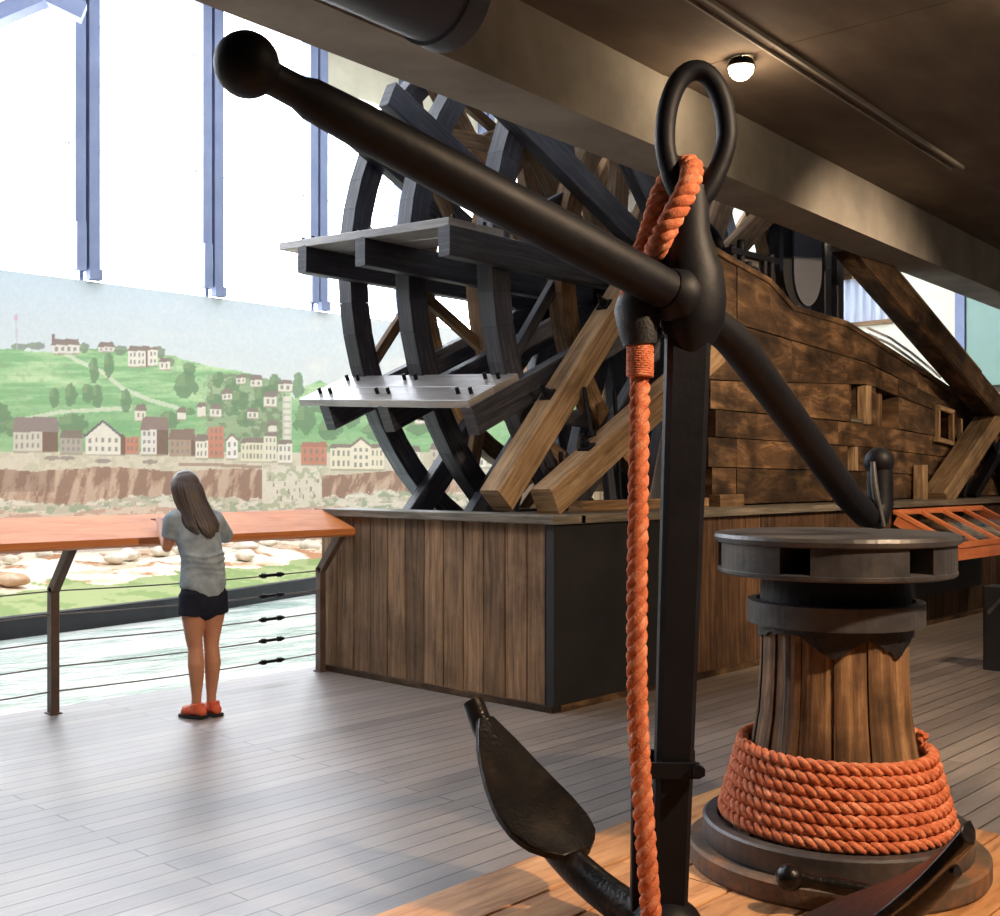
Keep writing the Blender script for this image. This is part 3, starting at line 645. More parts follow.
# machinery on the hull top
ck=thing('crank_guard','tall grey round-ended plate with black edge on top of the hull','machine part',WY(798,305,4.9))
cx,cz=WY(796,250,4.9).x,WY(796,250,4.9).z
def capsule(hw,hh,n=18): return [(hw*math.cos(a),-hh+hw*2.2*math.sin(a)) for a in [PI+PI*i/n for i in range(n+1)]]+[(hw,hh),(-hw,hh)]
FA=V(math.cos(-.5),math.sin(-.5),0)
zb=WY(801,310,4.9).z
p=MB(); p.prism([(a,b+0) for a,b in capsule(.14,.45)],V(cx,4.80,zb+.77),FA,(0,0,1),.05); p.build('face_plate',M['duct'],ck)
p=MB(); p.prism([(a*1.12,b*1.02) for a,b in capsule(.14,.45)],V(cx,4.80,zb+.77)+V(-.03,.09,.02),FA,(0,0,1),.12); p.build('rim',M['iron'],ck)
for x0,x1,y0,y1,Y,l in ((776,784,215,312,5.0,'black iron post left of the grey round-ended plate'),(818,824,225,330,4.95,'black iron post right of the grey round-ended plate'),(830,837,235,338,4.95,'black iron post nearest the end-wall window')):
    a,b2=WY((x0+x1)/2,y0-25,Y),WY((x0+x1)/2,y1-4,Y); b2.x=a.x=(a.x+b2.x)/2; b2.z=zr(6,b2.x)-.05
    m=MB(); m.beam(b2,a,.15,.13,up=(1,0,0)); m.cyl(b2+V(0,-.01,.25),b2+V(0,-.07,.25),.03,8); o=m.build('iron_post',M['iron']); tag(o,l,'post')
fw=thing('pulley_wheel','dark iron pulley wheel just above the hull edge beside the anchor','pulley',WY(706,285,5.0))
c=WY(703,262,4.93); m=MB(); m.tube([c+V(.3*math.cos(a),0,.3*math.sin(a)) for a in [2*PI*i/40 for i in range(40)]],.035,10,closed=True); m.build('rim',M['iron'],fw)
m=MB(); m.cyl(c-V(0,.05,0),c+V(0,.05,0),.06,14)
for k in range(6): m.cyl(c,c+V(.29*math.cos(k*PI/3),0,.29*math.sin(k*PI/3)),.015,8)
m.build('spokes',M['iron'],fw)
vg=thing('valve_gear','black valve rods and fittings on top of the hull right of the pulley','machine part',WY(755,285,4.85))
m=MB()
for x,y0,y1 in ((733,245,275),(741,240,270),(748,262,285),(764,258,290),(771,255,292)): a=WY(x,y1,4.82); m.cyl(a,V(a.x,a.y,WY(x,y0,4.82).z),.032,10)
m.beam(WY(728,250,4.82),WY(776,262,4.82),.06,.05); m.beam(WY(745,284,4.82),WY(778,296,4.82),.12,.06)
m.build('rods',M['iron'],vg)
m=MB(); m.ball(WY(752,274,4.79),.07); m.ball(WY(768,290,4.78),.06); m.build('fittings',M['ironrust'],vg)

# tan timber lattice standing behind the wheel
lt=thing('timber_lattice','tan timber lattice of posts and crossed braces standing behind the paddle wheel','timber frame',(11,7.7,0))
rl_=random.Random(21)
m=MB()
for x in np.arange(8.6,13.7,1.25): m.beam((x,7.7,-.25),(x,7.7,5.4),.15,.15,up=(0,1,0))
m.build('posts',M['bracewood'],lt)
m=MB()
for z in (1.3,2.75,4.1,5.35): m.beam((8.4,7.6,z),(13.8,7.6,z),.07,.16)
m.build('cross_rails',M['oldwood'],lt)
for i,x in enumerate(np.arange(8.6,13.0,1.25)):
    for z in (1.4,2.85,4.2):
        m=MB(); m.beam((x+.05,7.74,z),(x+1.2,7.74,z+1.2),.06,.14) if (i%2) else m.beam((x+1.2,7.74,z),(x+.05,7.74,z+1.2),.06,.14)
        m.build('brace',M['bracewood'],lt)

# ================================================================== PLATFORM
pf=thing('low_platform','low platform of orange-lit pine boards under the anchor and capstan','platform',(2,0,0))
m=MB(); y=2.66
i=0; rp=random.Random(11)
while y>-1.0:
    wd=rp.choice([.17,.2,.23,.26]); x0=-1.0
    brk_=[-1.0]+sorted([rp.uniform(.2,1.4),rp.uniform(2.6,3.7)])+[4.39]
    for a,b2 in zip(brk_[:-1],brk_[1:]): m.box(((a+b2)/2,y-wd/2,.035+rp.uniform(-.001,.001)),(b2-a-.006,wd-.008,.03),ch=.004)
    y-=wd
m.build('deck_boards',M['platform'],pf)
m=MB(); m.box((1.695,.85,.01),(5.3,3.5,.02),ch=0); m.build('frame',M['hullwood'],pf)

# ================================================================== ANCHOR
PT=.05
DS=3.2
an=thing('anchor','big black iron anchor standing upright with its long stock slanting across the view','anchor',RD(.478,DS,PT))
m=MB()
c0=RD(.475,DS,.1); c1=RD(.528,DS,1.62)
m.beam(c0,RD(.532,DS,1.8),.098,.07,up=V(FX,FY,0),ch=.012,off=5,taper=1.25)
m.build('shank',M['iron'],an)
m=MB()
prof=[(RD(.5305,DS,1.72),.03),(RD(.531,DS,1.74),.047),(RD(.534,DS,1.775),.066),(RD(.538,DS,1.80),.08),(RD(.543,DS,1.84),.092),(RD(.545,DS,1.90),.096),(RD(.543,DS,1.97),.09),(RD(.536,DS,2.03),.074),(RD(.533,DS,2.09),.062),(RD(.534,DS,2.17),.058),(RD(.54,DS,2.22),.045)]
m.tube([p for p,_ in prof],[r for _,r in prof],20,ell=(1.0,.9),up0=V(RX,RY,0))
m.build('stock_boss',M['iron'],an)
m=MB(); pts=[]
for i in range(48):
    a=2*PI*i/48; s=math.sin(a); k=1-.42*max(0,-s)**1.6
    pts.append(RD(.555+.088*math.cos(a)*k-.012*max(0,-s), DS, 2.36+.186*s if s>0 else 2.36+.2*s))
m.tube(pts,[.029 if p.z>2.25 else .031 for p in pts],14,closed=True,up0=V(FX,FY,0)); m.build('ring',M['iron'],an)
SL=RD(-.54,2.41,2.275); HB=RD(.545,3.2,1.885)
st=[(SL+(HB-SL)*t,r) for t,r in ((.0,.045),(.05,.036),(.09,.037),(.11,.046),(.2,.052),(.4,.058),(.7,.06),(.93,.056),(1.0,.056))]
m=MB(); m.tube([p for p,_ in st],[r for _,r in st],18)
dd=(HB-SL).normalized(); m.tube([HB-dd*.11,HB-dd*.085,HB-dd*.05,HB-dd*.03],[.06,.078,.078,.07],20)
rs=[(HB,.05),(W(716,326,3.27),.05),(W(730,337,3.31),.052),(W(742,351,3.34),.052),(W(775,396,3.46),.05),(W(810,443,3.58),.048),(W(848,496,3.72),.046),(W(866,515,3.79),.044),(W(876,517,3.82),.045),(W(880,505,3.835),.045),(W(880,470,3.84),.042)]
m.tube([p for p,_ in rs],[r for _,r in rs],18)
stk=m.build('stock',M['iron'],an)
m=MB(); m.ball(SL,.07,24,16); m.build('ball_end',M['iron'],stk)
m=MB(); m.ball(W(879,462,3.84),.05,20,14); m.build('ball_end',M['iron'],stk)
m=MB(); m.tube([W(873,462,3.79),W(874,480,3.78),W(876,496,3.775),W(881,514,3.765),W(884,527,3.76)],[.009,.012,.013,.009,.007],8); tag(m.build('stock_glint',M['ironedge'],stk),'pale bar standing in for a glint on the stock end')  # thin pale bar modelled in place of a highlight on the iron
e=V(RX*.612-FX*.79,RY*.612-FY*.79,0); nb=V(RX*.79+FX*.612,RY*.79+FY*.612,0)
R0=1.115; cc=RD(.475,DS,.11+R0)
def arc(s): return cc+e*s-V(0,0,math.sqrt(R0*R0-s*s))
ss=np.linspace(-.93,.93,41)
for sg in (1,-1):
    S=[.0]+list(np.linspace(.03,.93 if sg<0 else .87,24)); m=MB()
    m.tube([arc(sg*s) for s in S],[.058-.02*(s/.93)**2-(.02*max(0,s-.7)/.2 if sg>0 else 0) for s in S],16,ell=(1,.95),up0=V(0,0,1))
    ar=m.build('arm',M['ironrust'],an)
    a0=arc(sg*.40); a1=arc(sg*.885); ax=(a1-a0).normalized(); up=nb.cross(ax).normalized()
    if up.z<0: up=-up
    if up.dot(-e*sg)<0: up=-up
    L=(a1-a0).length
    half=[(0,.055),(.04,.10),(.10,.145),(.18,.16),(.28,.158),(.4,.13),(.52,.09),(.6,.045),(.62,.03)]
    half=[(a*L/.62,b) for a,b in half]
    poly=[(a,b) for a,b in half]+[(a,-b) for a,b in reversed(half)]
    mid=arc(sg*.64); sag=(mid-(a0+a1)/2).dot(-up)
    m=MB(); nseg=12
    # curved spade: follows the arm
    sec=[]
    ks_=np.interp
    for j in range(15):
        f_=j/14; s=(.40+.485*f_) if sg<0 else (.42+.50*f_); c_=arc(sg*s); rad=(cc-c_).normalized(); rad=(rad+V(0,0,.9 if sg>0 else 0)).normalized(); wv=float(np.interp(f_*L,[a for a,_ in half],[b for _,b in half])); ar_=.058-.022*(s/.93)**2
        sec.append((c_+rad*(ar_*.75),rad,wv))
    vs=[]; nrm_=(nb.cross((sec[-1][0]-sec[0][0]).normalized())).normalized(); nrm_=nrm_ if nrm_.z>0 else -nrm_; nw=(nb*math.cos(.26)+nrm_*math.sin(.26)) if sg>0 else nb
    for c_,rad,wv in sec:
        for t_,o_2 in ((-1,.0),(-.5,.004),(0,.006),(.5,.004),(1,.0)): vs.append(c_+nw*wv*t_+rad*(.012+o_2))
        for t_,o_2 in ((1,-.0),(.5,-.012),(0,-.02),(-.5,-.012),(-1,-.0)): vs.append(c_+nw*wv*t_+rad*(-.012+o_2))
    fs=[tuple(range(10)),tuple(reversed(range(140,150)))]
    for j in range(14):
        for k in range(10): fs.append((j*10+(k+1)%10,j*10+k,(j+1)*10+k,(j+1)*10+(k+1)%10))
    m.add(vs,fs,[[(0,5)]*len(f_) for f_ in fs]); m.build('palm',M['ironrust'],ar,bevel=.004)
m=MB(); m.ball(RD(.475,DS,.125),(.1,.1,.08)); m.build('crown',M['iron'],an)
sp=thing('anchor_stand','black steel post and clamp holding the anchor shank upright on the platform','stand',RD(.44,3.34,PT))
m=MB(); m.beam(RD(.452,3.27,PT),RD(.457,3.27,.50),.15,.05,up=V(FX,FY,0),ch=.004); m.box(RD(.43,3.33,PT+.006),(.3,.3,.012),ch=0); m.build('post',M['iron'],sp)
m=MB()
zc=1.4-298*3.2/1130
m.beam(RD(.375,3.255,zc+.03),RD(.56,3.255,zc+.03),.02,.045); m.beam(RD(.40,3.15,zc+.02),RD(.555,3.15,zc+.02),.012,.045)
for r in (.385,.548): m.cyl(RD(r,3.12,zc+.025),RD(r,3.28,zc+.025),.010,8); m.cyl(RD(r,3.11,zc+.025),RD(r,3.135,zc+.025),.019,6)
m.build('clamp',M['iron'],sp)

# ================================================================== ROPES
def ropemesh(path,R,pitch,mb=None,sides=8,step=None,phase=0):
    mb=mb or MB(); P=[Vector(p) for p in path]
    # resample
    seg=[0]
    for a,b2 in zip(P[:-1],P[1:]): seg.append(seg[-1]+(b2-a).length)
    L=seg[-1]; step=step or pitch/10; n=max(4,int(L/step)); q=[]; j=0
    for i in range(n+1):
        s=L*i/n
        while j<len(seg)-2 and seg[j+1]<s: j+=1
        f_=(s-seg[j])/max(1e-9,seg[j+1]-seg[j]); q.append(P[j].lerp(P[j+1],f_))
    T=[(q[min(i+1,n)]-q[max(i-1,0)]).normalized() for i in range(n+1)]
    u=T[0].orthogonal().normalized(); fr=[]
    for t in T: u=(u-t*u.dot(t)).normalized(); fr.append((u.copy(),t.cross(u)))
    for k in range(3):
        pts=[]
        for i in range(n+1):
            a=2*PI*(L*i/n/pitch+k/3)+phase; pts.append(q[i]+(fr[i][0]*math.cos(a)+fr[i][1]*math.sin(a))*R*.50)
        mb.tube(pts,R*.51,sides)
    return mb
def smooth(pts,n=8):
    P=[Vector(p) for p in pts]; out=[]
    for i in range(len(P)-1):
        a=P[max(i-1,0)];b2=P[i];c=P[i+1];d=P[min(i+2,len(P)-1)]
        for j in range(n):
            t=j/n; out.append(.5*((2*b2)+(c-a)*t+(2*a-5*b2+4*c-d)*t*t+(3*b2-a-3*c+d)*t**3))
    out.append(P[-1]); return out
ar_=thing('anchor_rope','thick orange rope looped through the anchor ring and hanging down beside the shank','rope',RD(.45,3.1,PT))
mb=ropemesh(smooth([W(640,342,3.24),W(634,320,3.24),W(629,300,3.25),W(640,262,3.27),W(652,225,3.29),W(662,192,3.285),W(676,172,3.26),W(690,166,3.19),W(691,178,3.135),W(684,196,3.11),W(672,218,3.11),W(661,240,3.13),W(652,258,3.2),W(645,285,3.26),W(641,315,3.25),W(641,342,3.24)]),.034,.1)
mb.build('eye_splice',M['rope'],ar_)
mb=ropemesh(smooth([W(640,335,3.22),W(640,380,3.17),W(639,440,3.12),W(638,520,3.08),W(637,600,3.06),W(637,680,3.05),W(639,740,3.04),W(644,820,3.03),W(650,900,3.02),W(653,940,3.01)]),.030,.115)
mb.build('hanging_part',M['rope'],ar_)
m=MB(); m.tube([W(636,298,3.2),W(637,308,3.19),W(639,330,3.18),W(640,345,3.18)],[.05,.062,.055,.045],18,ell=(1,1.1)); tag(m.build('tape_wrap',M['tape'],ar_),'black tape wrapping')
m=MB(); a,b2=W(640,343,3.18),W(640,376,3.16)
hp=[a.lerp(b2,i/160)+V(RX,RY,0)*.034*math.cos(i*.55)+V(FX,FY,0)*.036*math.sin(i*.55) for i in range(161)]
m.tube(hp,.0055,6); m.tube([a,b2],.031,14); m.build('seizing',M['rope'],ar_)

# ================================================================== CAPSTAN
CC=RD(1.17,3.95,0); CB=math.atan2(-CC.y,-CC.x)     # angle pointing back to the viewer
cp=thing('capstan','ship capstan with black iron head and staved wooden barrel standing on the platform','capstan',(CC.x,CC.y,PT))
def at(a,r,z): return V(CC.x+r*math.cos(a),CC.y+r*math.sin(a),z)
m=MB(); m.lathe([(0,1.055),(.3,1.055),(.395,1.058),(.402,1.064),(.402,1.075),(.395,1.08),(0,1.08)],(CC.x,CC.y,0),72)
m.lathe([(0,1.165),(.40,1.165),(.412,1.17),(.415,1.185),(.41,1.197),(.395,1.2),(0,1.2)],(CC.x,CC.y,0),72)
for k in range(6):
    a0=CB+math.radians(-18+60*k+7.3); a1=a0+math.radians(60-14.6); n=10
    poly=[(.40*math.cos(a0+(a1-a0)*i/n),.40*math.sin(a0+(a1-a0)*i/n)) for i in range(n+1)]
    poly+=[(.15*math.cos(a1),.15*math.sin(a1)),(.15*math.cos(a0),.15*math.sin(a0))]
    m.prism(poly,V(CC.x,CC.y,1.122),(1,0,0),(0,1,0),.092)
m.build('drumhead',M['capiron'],cp)
m=MB(); m.lathe([(0,.9),(.262,.9),(.255,.98),(.245,1.057),(0,1.057)],(CC.x,CC.y,0),40); m.build('neck',M['iron'],cp)
m=MB(); m.lathe([(.268,.885),(.3,.888),(.3,.965),(.268,.968)],(CC.x,CC.y,0),64); m.lathe([(.268,.968),(.268,.885)],(CC.x,CC.y,0),64); m.build('iron_band',M['capiron'],cp)
def stave(a,z):
    t=(a*7/PI)%1.0; return 1-.055*(abs(t-.5)*2)**8
m=MB()
nst=14
zs=[.14,.3,.45,.58,.7,.8,.9]; rsn=[.36,.31,.278,.258,.25,.247,.246]
for k in range(nst):
    a0=2*PI*k/nst+.007; a1=2*PI*(k+1)/nst-.007; vs=[];jit=1+.03*math.sin(k*5.1)
    for z,r in zip(zs,rsn):
        for j in range(6): a=a0+(a1-a0)*j/5; vs.append(at(a,r*jit*(.985 if j in (0,5) else 1),z))
        vs.append(at((a0+a1)/2,.1,z))
    fs=[];uvs=[];off=k*10+5
    for i in range(len(zs)-1):
        for j in range(7):
            j2=(j+1)%7; fs.append((i*7+j,i*7+j2,(i+1)*7+j2,(i+1)*7+j)); uvs.append([(zs[i],off+j*.024),(zs[i],off+j*.024+.024),(zs[i+1],off+j*.024+.024),(zs[i+1],off+j*.024)])
    m.add(vs,fs,uvs)
m.build('barrel_staves',M['capwood'],cp)
m=MB(); vs=[];n=84; r_=random.Random(2)
low=[.86]*n
ctrl=[r_.choice([.87,.865,.83,.80,.845,.79,.86]) for _ in range(14)]
for i in range(n): t=i/6; k0=int(t)%14; low[i]=ctrl[k0]*(1-t%1)+ctrl[(k0+1)%14]*(t%1)+r_.uniform(-.006,.006)
for i in range(n):
    a=2*PI*i/n; vs+= [at(a,.262,.9),at(a,.262,low[i]),at(a,.245,low[i])]
fs=[]
for i in range(n):
    j=(i+1)%n; fs+=[(i*3,i*3+1,j*3+1,j*3),(i*3+1,i*3+2,j*3+2,j*3+1)]
m.add(vs,fs,[[(0,5)]*4]*len(fs)); M['tar']=noisy('black_tar',[L3(8,8,11),L3(20,20,24)],20,.5,0,.3); m.build('tar_skirt',M['tar'],cp)
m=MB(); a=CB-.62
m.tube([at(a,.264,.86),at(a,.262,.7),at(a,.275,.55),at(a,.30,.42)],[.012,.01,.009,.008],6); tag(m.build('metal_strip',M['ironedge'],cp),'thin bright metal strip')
M['rustring']=noisy('rusty_base_ring',[L3(70,62,58),L3(96,80,68),L3(140,96,64)],7,.7,.1,.3)
m=MB(); m.lathe([(0,PT),(.502,PT),(.507,.06),(.507,.115),(.497,.122),(.30,.122),(0,.122)],(CC.x,CC.y,0),72); m.build('base_ring',M['rustring'],cp)
m=MB(); m.lathe([(0,.122),(.452,.122),(.455,.13),(.455,.198),(.445,.205),(.405,.205),(.40,.17),(0,.17)],(CC.x,CC.y,0),72); m.build('pawl_rim',M['capiron'],cp)
m=MB(); p0=W(790,882,3.47); p1=W(842,893,3.42); p0.z=.165; p1.z=.155
m.ball(p0,(.045,.045,.04),16,10); m.tube([p0,p0.lerp(p1,.4),p1,p1+(p1-p0)*.8],[.03,.022,.026,.02],12); m.build('pawl',M['ironrust'],cp)
hx=[]; turns=7.15; n=int(turns*40)
for i in range(n+1):
    t=i/40; a=CB+PI*.9-t*2*PI; f_=t/turns; z=.206+f_*.275; r=float(np.interp(f_,[0,.5,1],[.388,.350,.312]))
    hx.append(at(a,r,z))
head=[at(CB+PI*.9+.9-.3*j,.42-.003*j,.200+.003*j) for j in range(3)]
rp_=thing('coiled_rope','orange rope wound eight turns round the foot of the capstan barrel','rope',(CC.x,CC.y,.2))
ropemesh(smooth(head,3)[:-1]+hx,.0235,.105,sides=7,step=.010).build('rope_turns',M['rope'],rp_)

# ================================================================== RAIL WITH CABLES
rl=thing('viewing_rail','slanted orange wooden rail on bent brown iron posts in front of the pool','railing',(3.04,RAILY,0))
m=MB(); pr=[(6.10,.99),(6.13,.975),(6.47,1.125),(6.47,1.145),(6.45,1.155),(6.10,1.03)]
m.sweep([(p[0]-6.3,p[1]-1.1) for p in pr][::-1],(5.02,6.3,1.1),(-3.9,6.3,1.1),up=(0,0,1)) if False else None
vs=[(x,a,b2) for x in (-3.9,5.03) for a,b2 in pr]; k=len(pr)
fs=[tuple(range(k)),tuple(reversed(range(k,2*k)))]+[(i,k+i,k+(i+1)%k,(i+1)%k) for i in range(k)]
uv=[[(0,5)]*k]*2+[[(0,15+i*.3),(8.9,15+i*.3),(8.9,15.25+i*.3),(0,15.25+i*.3)] for i in range(k)]
m.add(vs,fs,uv); m.build('rail_board',M['railwood'],rl)
m=MB(); m.box((.55,6.2,.99),(8.9,.1,.02),ch=0); m.box((.55,6.4,1.07),(8.9,.06,.05),ch=0); m.build('bearer',M['railiron'],rl)
for x in (1.08,3.04,5.0):
    m=MB(); m.beam((x,RAILY,0),(x,RAILY,.74),.05,.06,up=(0,1,0)); m.beam((x,RAILY,.72),(x,6.22,.99),.05,.06,up=(0,-.7,.7)); m.box((x,RAILY,.004),(.07,.08,.008),ch=0)
    m.cyl((x,RAILY-.03,.78),(x,RAILY-.06,.77),.02,6)
    m.build('post',M['railiron'],rl)
for z in (.72,.58,.42,.275,.13):
    m=MB(); pts=[(x,RAILY,z-.015*math.sin(PI*((x-3.04)/1.96%1))) for x in np.linspace(-3.8,5.0,60)]; m.tube(pts,.0045,6); cb=m.build('cable',M['railiron'],rl)
    m=MB(); m.cyl((4.48,RAILY,z-.008),(4.68,RAILY,z-.006),.011,8); m.cyl((4.50,RAILY,z-.008),(4.53,RAILY,z-.008),.018,8); m.cyl((4.63,RAILY,z-.006),(4.66,RAILY,z-.006),.018,8); m.build('turnbuckle',M['iron'],cb)

# ================================================================== CEILING FITTINGS
m=MB(); m.tube([C(-3.6,3.1,3.36),C(3.4,3.1,3.36)],.21,36); dk=m.build('round_duct',M['duct']); tag(dk,'large round dark duct under the ceiling at the top left','duct')
m=MB(); m.tube([C(3.34,3.1,3.36),C(3.45,3.1,3.36)],[.225,.225],36); m.build('end_collar',M['duct'],dk)
m=MB(); m.beam(C(1.5,2.72,CZ-.012),C(8.8,2.72,CZ-.012),.02,.024,ch=0); m.beam(C(1.5,2.80,CZ-.008),C(8.8,2.80,CZ-.008),.012,.016,ch=0); 
for u in (-2.5,2.6):
    h_=MB()
    for i in range(20):
        a0=PI*i/20; a1=PI*(i+1)/20
        h_.beam(C(u,3.1,3.36)+V(NX*.222*math.cos(PI+a0),NY*.222*math.cos(PI+a0),-.222*math.sin(a0)),C(u,3.1,3.36)+V(NX*.222*math.cos(PI+a1),NY*.222*math.cos(PI+a1),-.222*math.sin(a1)),.012,.04,up=V(UX,UY,0),ch=0)
    for sg in (-1,1): h_.beam(C(u,3.1+sg*.222,3.36),C(u,3.1+sg*.222,CZ),.04,.012,up=V(NX,NY,0),ch=0)
    h_.build('hanger',M['duct'],dk)
o=m.build('ceiling_conduit',M['concrete']); tag(o,'thin pale conduit running along the dark ceiling','conduit')
def lamp(p,label,e_,vis=True,spot=None,target=None,size=.12,col=(1,.73,.48),blend=.6):
    t=thing('ceiling_lamp',label,'lamp',(p.x,p.y,CZ),'warm lamps under the ceiling' if False else None)
    m=MB(); m.tube([V(p.x,p.y,CZ-.05 if p.z>3.6 else p.z+.05),V(p.x,p.y,CZ-.002 if p.z<4 else p.z+.3)],[.085,.06],20); (m.cyl(p+V(0,0,.3),V(p.x,p.y,9.5),.01,6) if p.z>4 else 0); m.build('lamp_housing',M['iron'],t)
    m=MB(); m.ball(p,.07,20,12); m.build('bulb',M['bulb'],t)
    L=bpy.data.lights.new('lamp_light','SPOT' if spot else 'POINT'); L.energy=e_; L.color=col; L.shadow_soft_size=size
    lo=bpy.data.objects.new('lamp_light',L); COL.objects.link(lo); lo.location=p-V(0,0,.12)
    if spot:
        L.spot_size=math.radians(spot); L.spot_blend=blend
        lo.rotation_euler=(Vector(target)-lo.location).to_track_quat('-Z','Y').to_euler()
    lo.parent=t; lo.location=lo.location-t.location
    return t
M['bulb']=emis('warm_bulb_glow',(1,.80,.5,1),40)
lp=W(741,68,6.3); lp=W(741,68,6.33); lp.z=3.68
# ================================================================== DISPLAY CASE, DARK BOX
cs=thing('display_case','sloping orange framed display case of relics fixed to the plinth side','display case',(10.5,4.2,.8))
xa,xb=9.65,11.62; q0=V(0,4.27,1.07); q1=V(0,3.74,.80)
def cpnt(x,f_,dz=0): p=q0.lerp(q1,f_); return V(x,p.y,p.z+dz)
m=MB()
m.beam(cpnt(xa,0),cpnt(xb,0),.06,.05,ch=.004); m.beam(cpnt(xa,1),cpnt(xb,1),.05,.05,ch=.004); m.beam(cpnt(xa,1,-.07),cpnt(xb,1,-.07),.03,.12,ch=.004)
for k in range(5):
    x=xa+(xb-xa)*k/4; m.beam(cpnt(x,0,.003),cpnt(x,1,.003),.045,.04,ch=.004)
m.beam(cpnt(xa,0,-.06),cpnt(xa,1,-.06),.03,.1,ch=0); m.beam(cpnt(xb,0,-.06),cpnt(xb,1,-.06),.03,.1,ch=0)
m.build('frame',M['case'],cs)
m=MB(); m.beam(cpnt(xa,.5,-.1),cpnt(xb,.5,-.1),.55,.02,up=(0,-.45,.9),ch=0); m.build('back_board',M['hullwood'],cs)
m=MB(); m.beam(V(xa+.1,4.25,.55),V(xb-.1,4.25,.55),.06,.5,ch=0); m.beam(V(xa+.1,4.05,.72),V(xb-.1,4.05,.72),.35,.06,ch=0); m.build('bracket',M['blackpanel'],cs)
gx=MB(); gx.beam(cpnt(xa,.5,.012),cpnt(xb,.5,.012),.52,.004,up=(0,-.45,.9),ch=0); gx.build('glass_lid',M['glass'],cs)
r_=random.Random(9)
for k,(lab,kind) in enumerate((('dark iron lump in the first bay of the display case','relic'),('curved brown wooden relic in the second bay of the display case','relic'),('pale broken timber relic in the third bay of the display case','relic'),('bright metal fitting in the fourth bay of the display case','relic'))):
    x=xa+(xb-xa)*(k+.5)/4; c=cpnt(x,.5,-.055); m=MB()
    m.tube(smooth([c+V(-.15,.12,.03),c+V(-.05,.02,0),c+V(.06,-.05,.0),c+V(.15,-.16,-.05)],4),[.02+.02*math.sin(i*.9)**2 for i in range(13)],10)
    if k in (1,3): m.tube([c+V(.1,.14,.07),c+V(-.02,-.12,-.03)],[.025,.018],8)
    o=m.build('relic',M[['ironrust','oldwood','bracewood','ironedge'][k]]); tag(o,lab,'relic','relics in the display case')
bx=thing('waste_bin','black upright bin with a sloping silver bar, cut off by the right edge','bin',W(1010,668,8.2)*1)
bp_=W(1012,668,8.1); 
m=MB(); m.box((bp_.x,bp_.y,.3),(.22,.34,.6),long='z',ch=.02); m.build('body',M['blackpanel'],bx)
m=MB(); m.beam(W(988,613,7.98),W(1004,596,7.98),.02,.02); m.build('silver_bar',M['ironedge'],bx)

# ================================================================== THE GIRL
GX,GY=3.60,5.74
girl=thing('person','girl with long brown hair in grey T-shirt and dark shorts leaning on the rail','person',(GX,GY,0),rz=-.10)
def remesh(o,vox,sm=6):
    r=o.modifiers.new('remesh','REMESH'); r.mode='VOXEL'; r.voxel_size=vox; r.use_smooth_shade=True
    s=o.modifiers.new('smooth','SMOOTH'); s.iterations=sm; s.factor=.5
GM=Matrix.Translation((GX,GY,0))@Matrix.Rotation(-.10,4,'Z')
def gp(x,y,z): return GM@V(x+float(np.interp(z,[.6,.9,1.12,1.25,1.45],[0,-.005,-.03,-.062,-.072])),y,z)
def limb(m,pts,rad,n=16,ell=(1,1),up0=None):
    m.tube([gp(*p) for p in pts],rad,n,ell=ell,up0=up0)
    for p,r in ((pts[0],rad[0]),(pts[-1],rad[-1])): m.ball(gp(*p),r*.98,14,10)
UPX=(1,0,0)
def skinmat():
    return noisy('skin',[L3(176,124,98),L3(196,142,114)],6,.55,0,.02,.35)
M['skin']=skinmat()
m=MB()
# pelvis, waist, chest, neck
limb(m,[(0,0,.70),(0,.0,.77),(0,.0,.86),(0,.01,.95),(0,.03,1.04),(0,.05,1.11),(0,.055,1.16)],[.105,.118,.105,.095,.108,.112,.085],20,ell=(1.12,.78),up0=UPX)
limb(m,[(-.10,.05,1.155),(.10,.05,1.155)],[.048,.048])
limb(m,[(0,.055,1.15),(0,.075,1.22),(0,.09,1.27)],[.045,.038,.038])
# head
m.ball(gp(0,.105,1.325),(.068,.083,.09),22,16); m.ball(gp(0,.135,1.275),(.045,.05,.045)); m.ball(gp(0,.185,1.30),(.011,.016,.016),8,6)
for s in (-1,1): m.ball(gp(s*.068,.1,1.305),(.01,.018,.026),8,6)
# legs
for s in (-1,1):
    limb(m,[(s*.058,0,.70),(s*.064,.0,.60),(s*.055,.008,.46),(s*.05,.0,.40),(s*.052,-.014,.31),(s*.048,-.012,.22),(s*.046,-.008,.12),(s*.047,-.005,.07)],[.078,.068,.050,.043,.048,.040,.028,.028])
    m.tube([gp(s*.05,-.03,.045),gp(s*.055,.05,.04),gp(s*.06,.12,.03)],[.028,.03,.024],12)
